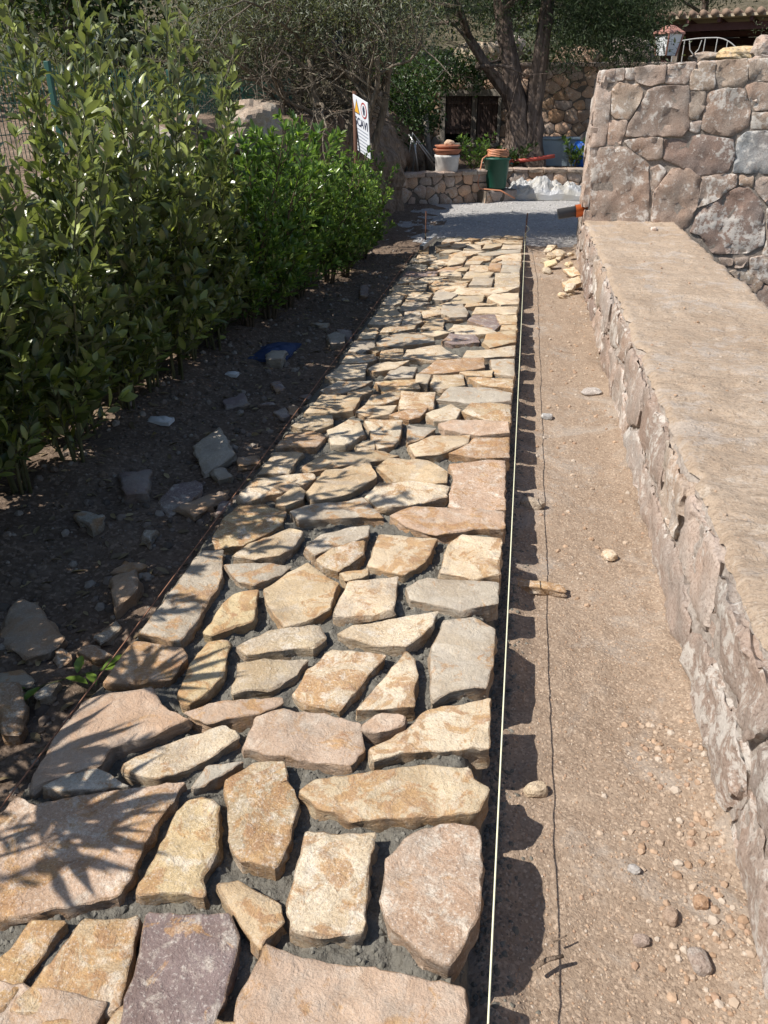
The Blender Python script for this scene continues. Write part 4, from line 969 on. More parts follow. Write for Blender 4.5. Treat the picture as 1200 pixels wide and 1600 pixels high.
def shrub(name, label, cat, seed, H, nst, spread, leaf_len, leaf_w, mat, bark, twig_gap, twig_len, leaf_gap, bare=0.25, up=0.9, group=None, lw_kind='leaf', tip=5, lean=(0, 0), rs=0.009, taper=0.9, shoot=2.0):
    r = np.random.RandomState(seed); root = thing(name, label, cat, group=group)
    P, X, Z, S, W = [], [], [], [], []
    def leaf(p, d, stem_d):
        P.append(p); X.append(d); n = stem_d + r.normal(0, 0.35, 3) + np.array([0, 0, 0.35]); Z.append(n); S.append(leaf_len * r.uniform(0.65, 1.2)); W.append(leaf_w * r.uniform(0.85, 1.2))
    def run(pts, gap, start=0.0, whorl=0):
        L = np.linalg.norm(np.diff(pts, axis=0), axis=1); cum = np.concatenate([[0], np.cumsum(L)]); s = start; k = r.uniform(0, 6)
        while s < cum[-1]:
            i = min(len(L) - 1, np.searchsorted(cum, s) - 1 if s > 0 else 0); t = (s - cum[i]) / max(L[i], 1e-6)
            p = pts[i] + (pts[i + 1] - pts[i]) * t; sd = (pts[i + 1] - pts[i]) / max(L[i], 1e-6)
            a = np.cross(sd, [0.31, 0.77, 0.2]); a /= np.linalg.norm(a); b = np.cross(sd, a)
            k += 2.4; o = a * math.cos(k) + b * math.sin(k)
            d = o * r.uniform(0.6, 1.0) + sd * r.uniform(0.5, 1.1) + np.array([0, 0, 0.15]); leaf(p + o * 0.003, d / np.linalg.norm(d), sd); s += gap * r.uniform(0.7, 1.4)
        sd = pts[-1] - pts[-2]; sd = sd / np.linalg.norm(sd)
        for _ in range(tip):
            o = r.normal(0, 1, 3); d = sd * 0.9 + o / np.linalg.norm(o) * 0.75; leaf(pts[-1], d / np.linalg.norm(d), sd)
    for si in range(nst):
        th = 2 * math.pi * (si + r.uniform(-.3, .3)) / nst; h = H * r.uniform(0.68, 1.0) if si else H
        b0 = np.array([math.cos(th), math.sin(th), 0]) * r.uniform(0.01, 0.05); out = np.array([math.cos(th) + lean[0], math.sin(th) + lean[1], 0]) * spread * r.uniform(0.5, 1.2)
        n = 9; pts = []
        for k in range(n):
            t = k / (n - 1); pts.append(b0 + out * t ** 1.3 + np.array([0, 0, h * t]) + r.normal(0, 0.012, 3) * (k > 0) * np.array([1, 1, 0.2]))
        pts = np.array(pts); pts[0][2] = -0.06
        mb_ = MB(); mb_.tube(pts, [rs * (1 - 0.75 * k / (n - 1)) for k in range(n)], 6)
        z = h * bare * r.uniform(0.7, 1.2)
        while z < h * 0.93:
            t = z / h; i = min(n - 2, int(t * (n - 1))); p = pts[i] + (pts[i + 1] - pts[i]) * (t * (n - 1) - i)
            if t > shoot:
                z += twig_gap * 2.2
                if r.rand() < 0.55: continue
            ph = r.uniform(0, 6.28); ln = (0.35 if t > shoot else 1.0) * twig_len * r.uniform(0.45, 1.15) * (1.15 - taper * t)
            d = np.array([math.cos(ph), math.sin(ph), up * r.uniform(0.6, 1.4)]); d /= np.linalg.norm(d)
            q = np.array([p + d * ln * s + np.array([0, 0, 0.22 * ln * s * s]) + r.normal(0, 0.006, 3) for s in (0, 0.35, 0.7, 1.0)]); q[0] = p
            mb_.tube(q, [0.0035, 0.003, 0.0022, 0.0015], 4, cap=False); run(q, leaf_gap, ln * 0.12); z += twig_gap * r.uniform(0.6, 1.4) * (0.8 + 0.9 * t)
        run(pts[int(n * 0.45):], leaf_gap * (1.5 if shoot > 1 else 1.15))
        mb_.build('stem', M[bark], root, smooth=True)
    leaf_part('foliage', P, X, Z, S, W, mat, root, lw_kind)
    return root

used = set()
def plant_at(proto, loc, rz, sc, label=None, group=None):
    o = proto if proto.name not in used else copy_tree(proto)
    used.add(proto.name); o.location = loc; o.rotation_euler = (0, 0, rz); o.scale = (sc, sc, sc)
    if label: o['label'] = label
    if group: o['group'] = group
    return o

LL = 'tall hedge shrub with upright stems and oval olive-green leaves left of the path'
lau = [shrub('hedge_shrub', LL, 'shrub', 10 + k, (2.1, 1.75, 1.95, 1.55, 1.8)[k], 5, (0.30, 0.36, 0.26, 0.34, 0.3)[k], 0.086, 1.0, 'laurel', 'twig', 0.044, 0.31, 0.025, 0.07, shoot=0.54, group='tall olive-green hedge shrubs') for k in range(5)]
rp = random.Random(77)
y = 0.55; k = 0
while y < 5.75:
    x = -2.15 + rp.uniform(-0.08, 0.08); sc = rp.uniform(0.86, 1.05) * (1.1 if y > 2.9 else 1)
    if 0.2 < y < 1.9: sc *= 0.84
    plant_at(lau[k % 5], (x, y, z_soil(x, y) - 0.01), rp.uniform(0, 6.28), sc, LL, 'tall olive-green hedge shrubs'); k += 1; y += rp.uniform(0.27, 0.36)
for y in np.arange(1.7, 6.0, 0.55):                                  # second row
    x = -2.4 + rp.uniform(-0.06, 0.06); y = float(y); plant_at(lau[k % 5], (x, y, z_soil(x, y) - 0.01), rp.uniform(0, 6.28), rp.uniform(0.6, 0.76) + (0.15 if rp.random() < 0.25 else 0), LL, 'tall olive-green hedge shrubs'); k += 1

BL = 'dense glossy bright-green shrub at the far end of the hedge'
bri = [shrub('glossy_shrub', BL, 'shrub', 40 + k, (1.38, 1.25, 1.32)[k], 6, 0.42, 0.075, 0.85, 'bright', 'twig_d', 0.036, 0.36, 0.021, 0.08, up=0.8, taper=0.7, group='bright-green shrubs', tip=9, rs=0.012) for k in range(3)]
y = 5.75; k = 0
while y < 8.9:
    x = -1.98 + rp.uniform(-0.08, 0.1) + (0.18 if y > 7.5 else 0)
    plant_at(bri[k % 3], (x, y, z_soil(x, y) - 0.01), rp.uniform(0, 6.28), rp.uniform(0.92, 1.08) * (1.06 if y < 7.2 else 0.84 if y < 8.2 else 0.76), BL, 'bright-green shrubs'); k += 1; y += rp.uniform(0.34, 0.44)

def limb(mb_, p, d, ln, r0, r1, rs_, wob=0.12, n=6, grav=0.0):
    pts = [np.array(p, float)]; d = np.array(d, float); d /= np.linalg.norm(d)
    for k in range(n):
        d = d + rs_.normal(0, wob, 3) + np.array([0, 0, grav]); d /= np.linalg.norm(d); pts.append(pts[-1] + d * ln / n)
    mb_.tube(pts, [r0 + (r1 - r0) * k / n for k in range(n + 1)], 8 if r0 > 0.03 else 5, cap=r0 > 0.03)
    return pts, d

def clump(r, tips, per, sig, leaf_len, lw, flat=1.0, droop=0.0):
    T = np.repeat(np.array(tips), per, 0); n = len(T)
    P = T + r.normal(0, 1, (n, 3)) * np.array([sig, sig, sig * flat])
    X = r.normal(0, 1, (n, 3)) + np.array([0, 0, 0.25 - droop]); Z = r.normal(0, 0.6, (n, 3)) + np.array([-0.5, -0.3, 1.0])
    return P, X, Z, leaf_len * r.uniform(0.6, 1.3, n), lw * r.uniform(0.8, 1.2, n)

# the many-stemmed tree leaning over the bank
r = np.random.RandomState(3); TB = (-2.42, 10.1, 1.0)
tr = thing('olive_tree', 'many-stemmed grey-barked tree with bare twigs on the bank behind the sign', 'tree', TB)
tips = []; 
for (bx, by, dx, dy, ln, r0) in ((0.0, 0, -0.14, 0.0, 1.3, 0.065), (0.17, 0.05, 0.05, 0.02, 1.25, 0.085), (0.42, 0.1, 0.42, 0.05, 1.6, 0.055), (-0.1, 0.1, -0.55, 0.25, 1.2, 0.05), (0.25, -0.1, 0.55, -0.12, 1.5, 0.042)):
    mb_ = MB(); pts, d = limb(mb_, (bx, by, -0.35), (dx, dy, 1.0), ln, r0, r0 * 0.62, r, 0.10, 8)
    for q in range(7):
        s = pts[r.randint(4, 9)]; dd = d * 0.6 + r.normal(0, 0.55, 3); dd[2] = abs(dd[2]) * 0.6 + 0.15
        p2, d2 = limb(mb_, s, dd, r.uniform(0.6, 1.2), r0 * 0.42, 0.012, r, 0.16, 6)
        for w in range(7):
            s2 = p2[r.randint(2, 7)]; p3, d3 = limb(mb_, s2, d2 + r.normal(0, 0.7, 3), r.uniform(0.3, 0.7), 0.010, 0.004, r, 0.2, 5)
            tips += [p3[-1], p3[3]]
            for w2 in range(3): p4, _ = limb(mb_, p3[r.randint(1, 5)], d3 + r.normal(0, 0.8, 3), r.uniform(0.15, 0.35), 0.005, 0.002, r, 0.25, 3); 
    mb_.build('trunk', M['bark_o'], tr, smooth=True)
tw = MB()
for q in range(130):                                               # tangle of dead twigs low in the crown
    a = np.array([r.uniform(-1.3, 0.6), r.uniform(-0.4, 0.8), r.uniform(0.35, 1.3)]); limb(tw, a, r.normal(0, 1, 3) * np.array([1, 1, 0.5]), r.uniform(0.35, 0.9), 0.007, 0.003, r, 0.2, 5)
tw.build('dead_twig', M['bark_o'], tr)
up = [t for t in tips if t[2] > 0.9 + 0.5 * r.rand()]
extra = [np.array([r.uniform(-1.7, 1.7), r.uniform(-0.6, 1.2), r.uniform(1.45, 3.6)]) for _ in range(300)]
extra += [np.array([r.uniform(-1.8, -0.7), r.uniform(-0.5, 0.6), r.uniform(0.75, 1.5)]) for _ in range(40)]
P, X, Z, S, W = clump(r, up + extra, 75, 0.13, 0.062, 0.75)
hi_ = [np.array([r.uniform(-1.3, 1.15), r.uniform(-0.35, 1.15), r.uniform(2.1, 3.9)]) for _ in range(560)]
A2 = clump(r, hi_, 62, 0.17, 0.12, 1.0); P, X, Z, S, W = [np.concatenate(q) for q in zip((P, X, Z, S, W), A2)]
leaf_part('crown', P, X, Z, S, W, 'olive', tr, 'slim')
mb_ = MB(); me = blob('plastic_bag', (0.09, 0.07, 0.14), 5, 3, 0.6, 2.2)
tag(link('plastic_bag', me, M['bag'], None, (-2.17, 9.85, 2.02)), 'dark plastic bag tied in the fork of the many-stemmed tree', 'bag')

# the big juniper in the yard
r = np.random.RandomState(8); JB = (-0.05, 16.9, 0.30)
jt = thing('juniper_tree', 'big old juniper with fluted twin trunk in front of the hut', 'tree', JB)
tips = []
for k, (bx, path_, r0, r1) in enumerate((
        (-0.12, [(-0.12, 0, -0.1), (-0.12, 0, 0.5), (-0.2, 0.0, 1.05), (-0.38, 0, 1.6), (-0.55, 0.05, 2.3), (-0.75, 0.1, 3.2), (-0.85, 0.1, 4.2)], 0.30, 0.10),
        (0.12, [(0.16, 0, -0.1), (0.13, 0, 0.5), (0.10, 0, 1.1), (0.16, 0, 1.9), (0.20, 0, 2.8), (0.25, 0, 4.4)], 0.26, 0.09),
        (-0.3, [(-0.16, 0.05, 0.85), (-0.45, 0.0, 1.3), (-0.85, -0.1, 1.75), (-1.2, -0.1, 2.2), (-1.5, -0.1, 2.9)], 0.13, 0.06),
        (0.0, [(-0.30, -0.05, 1.35), (-0.62, -0.1, 1.62), (-1.0, -0.2, 1.72)], 0.07, 0.03))):
    mb_ = MB(); fine_ = []
    for a, b_ in zip(path_[:-1], path_[1:]):
        for t in (0, 0.33, 0.66): fine_.append(np.array(a) + (np.array(b_) - np.array(a)) * t + r.normal(0, 0.012, 3))
    fine_.append(np.array(path_[-1])); n = len(fine_)
    mb_.tube(fine_, [(r0 + (r1 - r0) * (i / (n - 1)) ** 0.6) * (1.25 - 0.25 * min(1, i / 3) if k < 2 else 1) for i in range(n)], 18)
    for j, v in enumerate(mb_.v[:n * 18]):                          # fluted bark
        c_ = fine_[j // 18]; s_ = 1 + 0.16 * math.sin((j % 18) / 18 * 6.28 * 5 + j // 18 * 0.25) + 0.08 * r.normal()
        mb_.v[j] = tuple(c_ + (np.array(v) - c_) * s_)
    for q in range(8 if k < 2 else 4):
        s = fine_[r.randint(int(n * 0.72), n)]; dd = r.normal(0, 1, 3); dd[2] = abs(dd[2]) * 0.3 + 0.1
        p2, d2 = limb(mb_, s, dd, r.uniform(0.9, 2.0), 0.045, 0.01, r, 0.12, 7); tips += p2[3:]
        for w in range(3):
            p3, _ = limb(mb_, p2[r.randint(2, 7)], d2 + r.normal(0, 0.6, 3), r.uniform(0.4, 0.9), 0.012, 0.004, r, 0.15, 4); tips += p3[2:]
    mb_.build('trunk', M['bark_j'], jt, smooth=True)
tips = [t for t in tips if t[2] > 2.55 or (t[2] > 1.9 and t[0] > 0.55)]
tips += [np.array([r.uniform(-2.4, 2.6), r.uniform(-1.6, 1.4), r.uniform(2.75, 4.8)]) for _ in range(330)]
tips += [np.array([r.uniform(-2.3, -0.5), r.uniform(-0.9, 0.3), r.uniform(2.35, 2.9)]) for _ in range(34)]
tips += [np.array([r.uniform(0.5, 2.2), r.uniform(-0.9, 0.5), 2.85 - 1.0 * r.rand() ** 1.3]) for _ in range(330)]
P, X, Z, S, W = clump(r, tips, 48, 0.17, 0.10, 0.55, 1.2, 0.7)
leaf_part('crown', P, X, Z, S, W, 'juniper', jt, 'slim')

# ivy and a climbing shrub at the hut corner
r = np.random.RandomState(12); iv = thing('climbing_shrub', 'dark climbing shrub hanging over the hut corner and bank', 'shrub', (-2.35, 15.6, 0.0))
pts = []
for _ in range(560):
    a = np.array([r.uniform(-0.75, 0.62), r.uniform(-1.3, 1.2), r.uniform(0.35, 2.1)])
    if a[0] > 0.1 and a[2] < 0.9: a[0] -= 0.55
    pts.append(a)
pts += [np.array([r.uniform(0.2, 1.35), r.uniform(1.3, 2.2), r.uniform(1.75, 2.25)]) for _ in range(90)]
mb_ = MB()
for q in range(9): limb(mb_, (r.uniform(-0.4, 0.3), r.uniform(-0.5, 0.9), 0.2), (r.normal(0, .2), r.normal(0, .2), 1), 1.8, 0.025, 0.008, r, 0.12, 8)
mb_.build('stem', M['twig_d'], iv, smooth=True)
P, X, Z, S, W = clump(r, pts, 26, 0.10, 0.075, 1.0); leaf_part('foliage', P, X, Z, S, W, 'dark', iv, 'leaf')

# trees on the terrace and the hillside
def far_tree(name, label, seed, H, R_, mat, n, leaf_, low=0.3, bark='bark_o', kind='card', lw=1.0):
    r = np.random.RandomState(seed); t = thing(name, label, 'tree'); mb_ = MB(); tips = []
    pts, d = limb(mb_, (0, 0, -0.3), (r.normal(0, .08), r.normal(0, .08), 1), H * 0.6, 0.05 * H * 0.5, 0.02 * H * 0.5, r, 0.08, 8)
    for q in range(12):
        p2, d2 = limb(mb_, pts[r.randint(2, 9)], (r.normal(), r.normal(), abs(r.normal()) * 0.6 + 0.2), R_ * r.uniform(0.5, 1.0), 0.012 * H, 0.01, r, 0.15, 6); tips += p2[2:]
    mb_.build('trunk', M[bark], t, smooth=True)
    cl = []
    for _ in range(46):
        u = r.normal(0, 1, 3); u /= np.linalg.norm(u); u *= r.uniform(0.35, 1.0) ** 0.5
        cl.append(np.array([u[0] * R_, u[1] * R_, H * (low + (1 - low) * (0.5 + 0.5 * u[2]))]))
    P, X, Z, S, W = clump(r, cl + tips[::3], n // 60, R_ * 0.17, leaf_, lw)
    leaf_part('crown', P, X, Z, S, W, mat, t, kind); return t
def inst(proto, lst, labels):
    for k, (x, y, z, s) in enumerate(lst):
        plant_at(proto, (x, y, z), k * 2.1, s, labels[k])
ta = far_tree('broadleaf_tree', 'x', 21, 5.0, 2.0, 'dark', 9000, 0.13, 0.15)
inst(ta, [(-6.8, 12.4, 1.5, 0.85), (-4.4, 19.5, 1.9, 1.0), (-0.6, 24.0, 2.8, 0.95), (-9.5, 15.5, 2.2, 1.0), (-2.3, 27.5, 3.4, 1.1)],
     ['dark dense tree behind the green wire fence', 'dark dense tree rising behind the stone hut roofline', 'dark dense tree on the slope behind the juniper trunk',
      'dark dense tree at the far left behind the fence', 'dark dense tree high on the slope above the hut'])
tb = far_tree('grey_tree', 'x', 22, 5.0, 2.2, 'grey', 12000, 0.09, 0.1, kind='slim', lw=1.3)
inst(tb, [(-7.4, 13.6, 1.7, 0.95), (-6.2, 18.5, 2.2, 1.1), (-4.9, 16.2, 1.5, 0.8), (-11.5, 20.0, 3.6, 1.2)],
     ['grey-green tree showing between the tallest hedge shoots', 'grey-green tree behind the many-stemmed tree', 'small grey-green tree on the bank above the sign', 'grey-green tree farthest up the left slope'])
tc = far_tree('pine_tree', 'x', 23, 5.5, 2.4, 'juniper', 12000, 0.14, 0.2, 'bark_j', 'slim', 0.8)
inst(tc, [(2.2, 31.5, 2.0, 1.15), (6.2, 36.0, 3.0, 1.25), (10.5, 33.0, 2.6, 1.2), (14.5, 38, 4.0, 1.3), (0.2, 37, 3.8, 1.4), (-7.5, 27.5, 4.0, 1.2)],
     ['conifer behind the juniper foliage at the yard', 'conifer above the porch roof beside the house', 'conifer over the far right end of the porch roof', 'conifer on the ridge beyond the house', 'conifer high on the slope behind the hut', 'conifer on the slope far behind the hedge'])
r = np.random.RandomState(31)
tips = [np.array([x, yy, z_hill(x, yy) + r.uniform(0.1, 0.9)]) for x, yy in zip(r.uniform(-22, 1.0, 420), 18.6 + 26 * r.uniform(0, 1, 420) ** 1.5)]
tips += [np.array([r.uniform(-13, -4.6), r.uniform(8, 18.2), r.uniform(1.3, 2.3)]) for _ in range(320)]
tips += [np.array([r.uniform(-0.3, 2.4), r.uniform(18.7, 21), r.uniform(2.05, 2.6)]) for _ in range(45)]
P, X, Z, S, W = clump(r, tips, 60, 0.32, 0.11, 0.9)
tag(leaf_part('undergrowth', P, X, Z, S, W, 'grey', None, 'card'), 'scrubby undergrowth covering the slope behind the fence', 'undergrowth', kind='stuff')

# ------------------------------------------------------------------ fence on the terrace
fe = thing('wire_fence', 'green welded wire fence on the terrace behind the hedge', 'fence', (-3.66, 8.5, 0.9))
for yy in np.arange(4.0, 13.1, 2.25): 
    q = MB(); q.box((0, yy - 8.5, 0.35), (0.04, 0.04, 1.06)); q.build('post', M['fence'], fe, bevel=0.004)
for k, y0 in enumerate(np.arange(4.0, 12.9, 2.25)):
    q = MB()
    for j in range(44):
        yy = y0 + 0.03 + j * 0.05 - 8.5; q.tube([(-0.03, yy, -0.25), (-0.03, yy, 0.86)], 0.0035, 4)
    for j in range(6): zz = -0.2 + j * 0.2; q.tube([(-0.036, y0 - 8.5, zz), (-0.036, y0 + 2.2 - 8.5, zz)], 0.0035, 4)
    q.build('wire_panel', M['fence'], fe)
# sunlit boulders on the bank
for k, (x, y, z, s, lab) in enumerate((
        (-3.2, 9.9, 1.25, (0.36, 0.45, 0.25), 'pale sunlit boulder on the bank behind the wire fence'),
        (-2.95, 6.1, 1.10, (0.36, 0.55, 0.27), 'tan boulder glimpsed through the hedge below the fence'),
        (-2.85, 5.1, 0.82, (0.30, 0.45, 0.3), 'tan boulder low behind the hedge stems'),
        (-2.12, 11.5, 1.45, (0.24, 0.32, 0.2), 'rounded rock on top of the bank above the sign'),
        (-2.75, 8.3, 1.25, (0.3, 0.4, 0.25), 'brown boulder on the bank left of the many-stemmed tree'))):
    tag(link('boulder', blob('boulder', s, k + 2, 4, 0.35, 1.3), M['rock_dry'], None, (x, y, z), (0.40, 0.345, 0.275)), lab, 'boulder')

# a spiky fan palm just left of the camera; it throws the frond shadows on the nearest slabs
r = np.random.RandomState(17); fp = thing('fan_palm', 'small spiky fan palm at the near end of the hedge', 'palm', (-1.95, 0.45, -0.10))
q = MB(); q.tube([(0, 0, -0.05), (0.01, 0, 0.12), (0, 0.01, 0.25)], [0.06, 0.07, 0.05], 10); q.build('trunk', M['bark_j'], fp, True)
for (ex, ey, ez) in ((0.42, 0.42, 0.78), (0.34, 0.62, 0.60), (0.22, 0.25, 1.05), (0.1, 0.5, 0.9), (-0.3, 0.1, 0.9), (-0.1, -0.35, 0.85), (0.25, 0.85, 0.95)):
    a = np.array([0, 0, 0.2]); e = np.array([ex, ey, ez]); q = MB(); q.tube([a, a + (e - a) * 0.5 + np.array([0, 0, 0.08]), e], [0.008, 0.006, 0.005], 6)
    o = q.build('stalk', M['twig'], fp, True); d = (e - a); d /= np.linalg.norm(d); sd = np.cross(d, [0, 0, 1]); sd /= np.linalg.norm(sd); n = 13
    X = [d * math.cos(t) + sd * math.sin(t) + r.normal(0, 0.08, 3) for t in np.linspace(-1.5, 1.5, n)]
    Vv, Ff = transforms(SLIM_V, SLIM_F, [e] * n, X, [np.cross(sd, d)] * n, r.uniform(0.20, 0.30, n), np.full(n, 0.45)); link('fan_leaf', np_mesh('fan_leaf', Vv, Ff), M['bright'], o)
# ------------------------------------------------------------------ sign
r_ = random.Random(4)
TL, TR_, BR = Vector((-1.857, 9.0, 1.562)), Vector((-1.644, 8.70, 1.481)), Vector((-1.641, 8.84, 0.950))
U = (TR_ - TL); Wd = U.length; U.normalize(); Dn = (BR - TR_); Hh = Dn.length; Dn = (Dn - U * Dn.dot(U)).normalized(); Nn = U.cross(-Dn).normalized()
sg = thing('warning_sign', 'white excavation warning sign reading SCAVI on a post above the hedge', 'sign', TL)
def sp(u, v, w=0.0): return U * u + Dn * v + Nn * w
def plate(name, poly, w0, w1, mat, parent):
    q = MB(); n = len(poly)
    q.add([sp(u, v, w1) for u, v in poly] + [sp(u, v, w0) for u, v in poly], [tuple(reversed(range(n))), tuple(range(n, 2 * n))] + [(i, (i + 1) % n, n + (i + 1) % n, n + i) for i in range(n)])
    o = q.build(name, M[mat], parent)
    bm = bmesh.new(); bm.from_mesh(o.data); bmesh.ops.recalc_face_normals(bm, faces=bm.faces); bm.to_mesh(o.data); bm.free(); return o
bd = plate('board', [(0, 0), (Wd, 0), (Wd, Hh), (0, Hh)], -0.008, 0, 'board', sg)
a = Wd
plate('warning_triangle', [(0.06 * a, 0.44 * a), (0.25 * a, 0.06 * a), (0.44 * a, 0.44 * a)], 0.0005, 0.002, 'ink', bd)
plate('warning_triangle_field', [(0.10 * a, 0.415 * a), (0.25 * a, 0.115 * a), (0.40 * a, 0.415 * a)], 0.002, 0.0035, 'yellow', bd)
circ = lambda cx, cy, r: [(cx + r * math.cos(t * 6.2832 / 28), cy + r * math.sin(t * 6.2832 / 28)) for t in range(28)]
plate('prohibition_ring', circ(0.73 * a, 0.26 * a, 0.205 * a), 0.0005, 0.002, 'red', bd)
plate('prohibition_field', circ(0.73 * a, 0.26 * a, 0.16 * a), 0.002, 0.0035, 'board', bd)
plate('hand_symbol', [(0.66 * a, 0.24 * a), (0.69 * a, 0.15 * a), (0.72 * a, 0.13 * a), (0.76 * a, 0.14 * a), (0.80 * a, 0.18 * a), (0.82 * a, 0.25 * a), (0.79 * a, 0.36 * a), (0.71 * a, 0.38 * a)], 0.0035, 0.005, 'ink', bd)
cu = bpy.data.curves.new('lettering', 'FONT'); cu.body = 'SCAVI'; cu.size = 0.30 * a; cu.extrude = 0.0006; cu.offset = 0.006 * a
tmp = bpy.data.objects.new('lettering', cu); COL.objects.link(tmp); bpy.context.view_layer.update()
me = bpy.data.meshes.new_from_object(tmp.evaluated_get(bpy.context.evaluated_depsgraph_get())); bpy.data.objects.remove(tmp)
w_ = max(v.co.x for v in me.vertices)
for v in me.vertices: p = sp(0.07 * a + v.co.x * (0.86 * a / w_), 0.74 * a - v.co.y, 0.002 + v.co.z); v.co = p
link('lettering', me, M['ink'], bd)
for k in range(7):
    v = 0.82 * a + k * 0.092 * a
    plate('small_print_line', [(0.07 * a, v), ((0.93 - 0.12 * (k % 3 == 2)) * a, v), ((0.93 - 0.12 * (k % 3 == 2)) * a, v + 0.028 * a), (0.07 * a, v + 0.028 * a)], 0.0005, 0.002, 'inkgrey', bd)
q = MB(); q.tube([sp(-0.02, -0.02, -0.03), sp(-0.02, -0.02, -0.03) + Vector((0, 0.05, -1.6))], 0.022, 8); q.build('post', M['iron'], sg, True)

# ------------------------------------------------------------------ stakes, strings, bar
def stake(label, x, y, h, lean):
    t = thing('rebar_stake', label, 'stake', (x, y, -0.15)); q = MB()
    q.tube([(0, 0, -0.1), (lean, 0, h + 0.15)], 0.008, 8); q.build('rod', M['iron'], t, True)
    q = MB(); q.tube([(lean * 0.5 + 0.011 * math.cos(k * .8), 0.011 * math.sin(k * .8), 0.15 + k * 0.002) for k in range(24)], 0.002, 4); q.build('knot', M['string'], t)
stake('thin rebar stake at the left corner of the path end', -1.155, 9.93, 0.31, -0.006)
stake('thin rebar stake at the right corner holding the white string', 0.058, 10.18, 0.28, 0.004)
q = MB(); q.tube([(0.056 + 0.004 * math.sin(t * 3.0), -1.3 + t * 11.48, 0.012 - 0.004 * math.sin(t * 3.14)) for t in np.linspace(0, 1, 60)], 0.0022, 6, cap=True)
tag(q.build('guide_string', M['string'], None, True), 'taut pale guide string along the right edge of the path', 'string')
q = MB(); q.tube([(-1.165 + 0.005 * math.sin(t * 5.0), -1.3 + t * 11.23, 0.0 - 0.01 * math.sin(t * 3.14)) for t in np.linspace(0, 1, 60)], 0.0024, 6, cap=True)
tag(q.build('guide_string', M['string_r'], None, True), 'brown guide string along the left edge of the path by the soil', 'string')
q = MB(); q.tube([(0.06 + 0.04 * k / 9 + 0.03 * math.sin(k * 0.9), 10.15 - 0.02 * k / 9, 0.14 - 0.02 * k) for k in range(8)], 0.003, 5)
tag(q.build('loose_string_end', M['string'], None, True), 'loose string end dangling from the right rebar stake', 'string')
bar = thing('spirit_level', 'short grey metal level lying on the far left end of the path', 'tool', (-1.06, 9.42, 0.008), rz=rad(-4))
q = MB(); q.box((0, 0, 0.028), (0.05, 0.86, 0.05)); q.build('profile', M['alu'], bar, bevel=0.004)
q = MB(); q.box((0, -0.434, 0.028), (0.046, 0.008, 0.046)); q.build('end_cap', M['greypipe'], bar)
for yy in (-0.25, 0.1): q = MB(); q.box((0, yy, 0.0545), (0.03, 0.05, 0.004)); q.build('vial_window', M['lampglass'], bar)

# ------------------------------------------------------------------ loose stones in the soil beside the path
LAB = {0: 'large pale split slab lying in the soil at the left picture edge', 1: 'square grey block standing in dark soil near the brown string', 2: 'dark stone leaning behind the square grey block',
       3: 'narrow pale offcut between the big slab and the string', 4: 'flat grey triangular offcut beside the narrow pale offcut', 6: 'rounded dark stone at the left edge below the big slab',
       7: 'tall dark block at the left edge beside the leaf sprig', 8: 'small pale offcut touching the fallen leaf sprig', 9: 'flat offcut tucked against the path under the brown string', 10: 'small reddish chip near the string in dark soil',
       11: 'tilted tan slab leaning on a stone beside the path', 14: 'pale grey angular stone with flat top near the hedge stems', 15: 'brownish elongated stone in the heap by the string', 16: 'long flat pale stone in the heap by the string',
       19: 'dark wedge-shaped stone below the hedge near the soil heap', 20: 'pale brick-shaped offcut in dappled shade under the hedge', 21: 'pale cube-shaped stone beside the blue net scrap', 22: 'small tan block at the string near the bright shrubs', 29: 'round brown stone alone at the far soil by the bright shrubs'}
rr = random.Random(9)
for k, (_, poly) in enumerate(parse(LOOSE, False)):
    cx = sum(p[0] for p in poly) / len(poly); cy = sum(p[1] for p in poly) / len(poly); g = z_soil(cx, cy)
    th = 0.085 if k in (1, 7, 14, 19, 21, 22) else 0.05
    me, c = stone_mesh('loose_stone', poly, th, 0.03, 800 + k, rough=0.008, edge=0.009, relief=0.006, back_in=0.012)
    c.z = g + th * 0.6
    o = link('loose_stone', me, [M['paving'], M['paving_side']], None, c, (*tone(rr.choice('gguru'), rr, 0.12), rr.uniform(0.1, 0.6))); o.rotation_euler = (rr.uniform(-.12, .12), rr.uniform(-.12, .12), 0)
    if k == 11: o.rotation_euler = (rad(13), rad(-6), 0); o.location.z += 0.035
    if k in LAB: tag(o, LAB[k], 'stone')
    else: tag(o, 'small broken stone offcut lying loose in the shaded soil strip', 'stone', 'small offcuts in the shaded soil')
# loose stones on the dirt strip
DS = [((0.19, 2.62), (0.105, 0.03, 0.035), 't', 'flat rusty-edged brick-shaped stone across the dirt near the string'), ((0.485, 2.93), (0.035, 0.03, 0.02), 'p', 'small tan stone in the middle of the dirt by the wall'),
      ((0.25, 4.55), (0.03, 0.035, 0.02), 'c', 'white chip of stone in the middle of the dirt strip'), ((0.55, 5.05), (0.06, 0.07, 0.025), 'c', 'whitish flat stone close to the low wall'),
      ((0.535, 1.16), (0.032, 0.024, 0.02), 'w', 'largest rounded pebble at the foot of the low wall'), ((0.485, 1.26), (0.024, 0.018, 0.015), 'k', 'brown pebble just above the largest pebble'),
      ((0.565, 1.31), (0.02, 0.018, 0.016), 'r', 'dark round pebble touching the foot of the low wall'), ((0.41, 1.19), (0.02, 0.014, 0.013), 'w', 'pale flat pebble left of the largest pebble'),
      ((0.415, 1.38), (0.011, 0.018, 0.012), 'c', 'white splinter of stone on the dirt by the pebbles'), ((0.17, 1.60), (0.035, 0.022, 0.022), 'p', 'tan stone poking through the spilled mortar at the path edge'),
      ((0.16, 3.35), (0.03, 0.06, 0.03), 'g', 'grey stone lying in the shadow edge beside the path')]
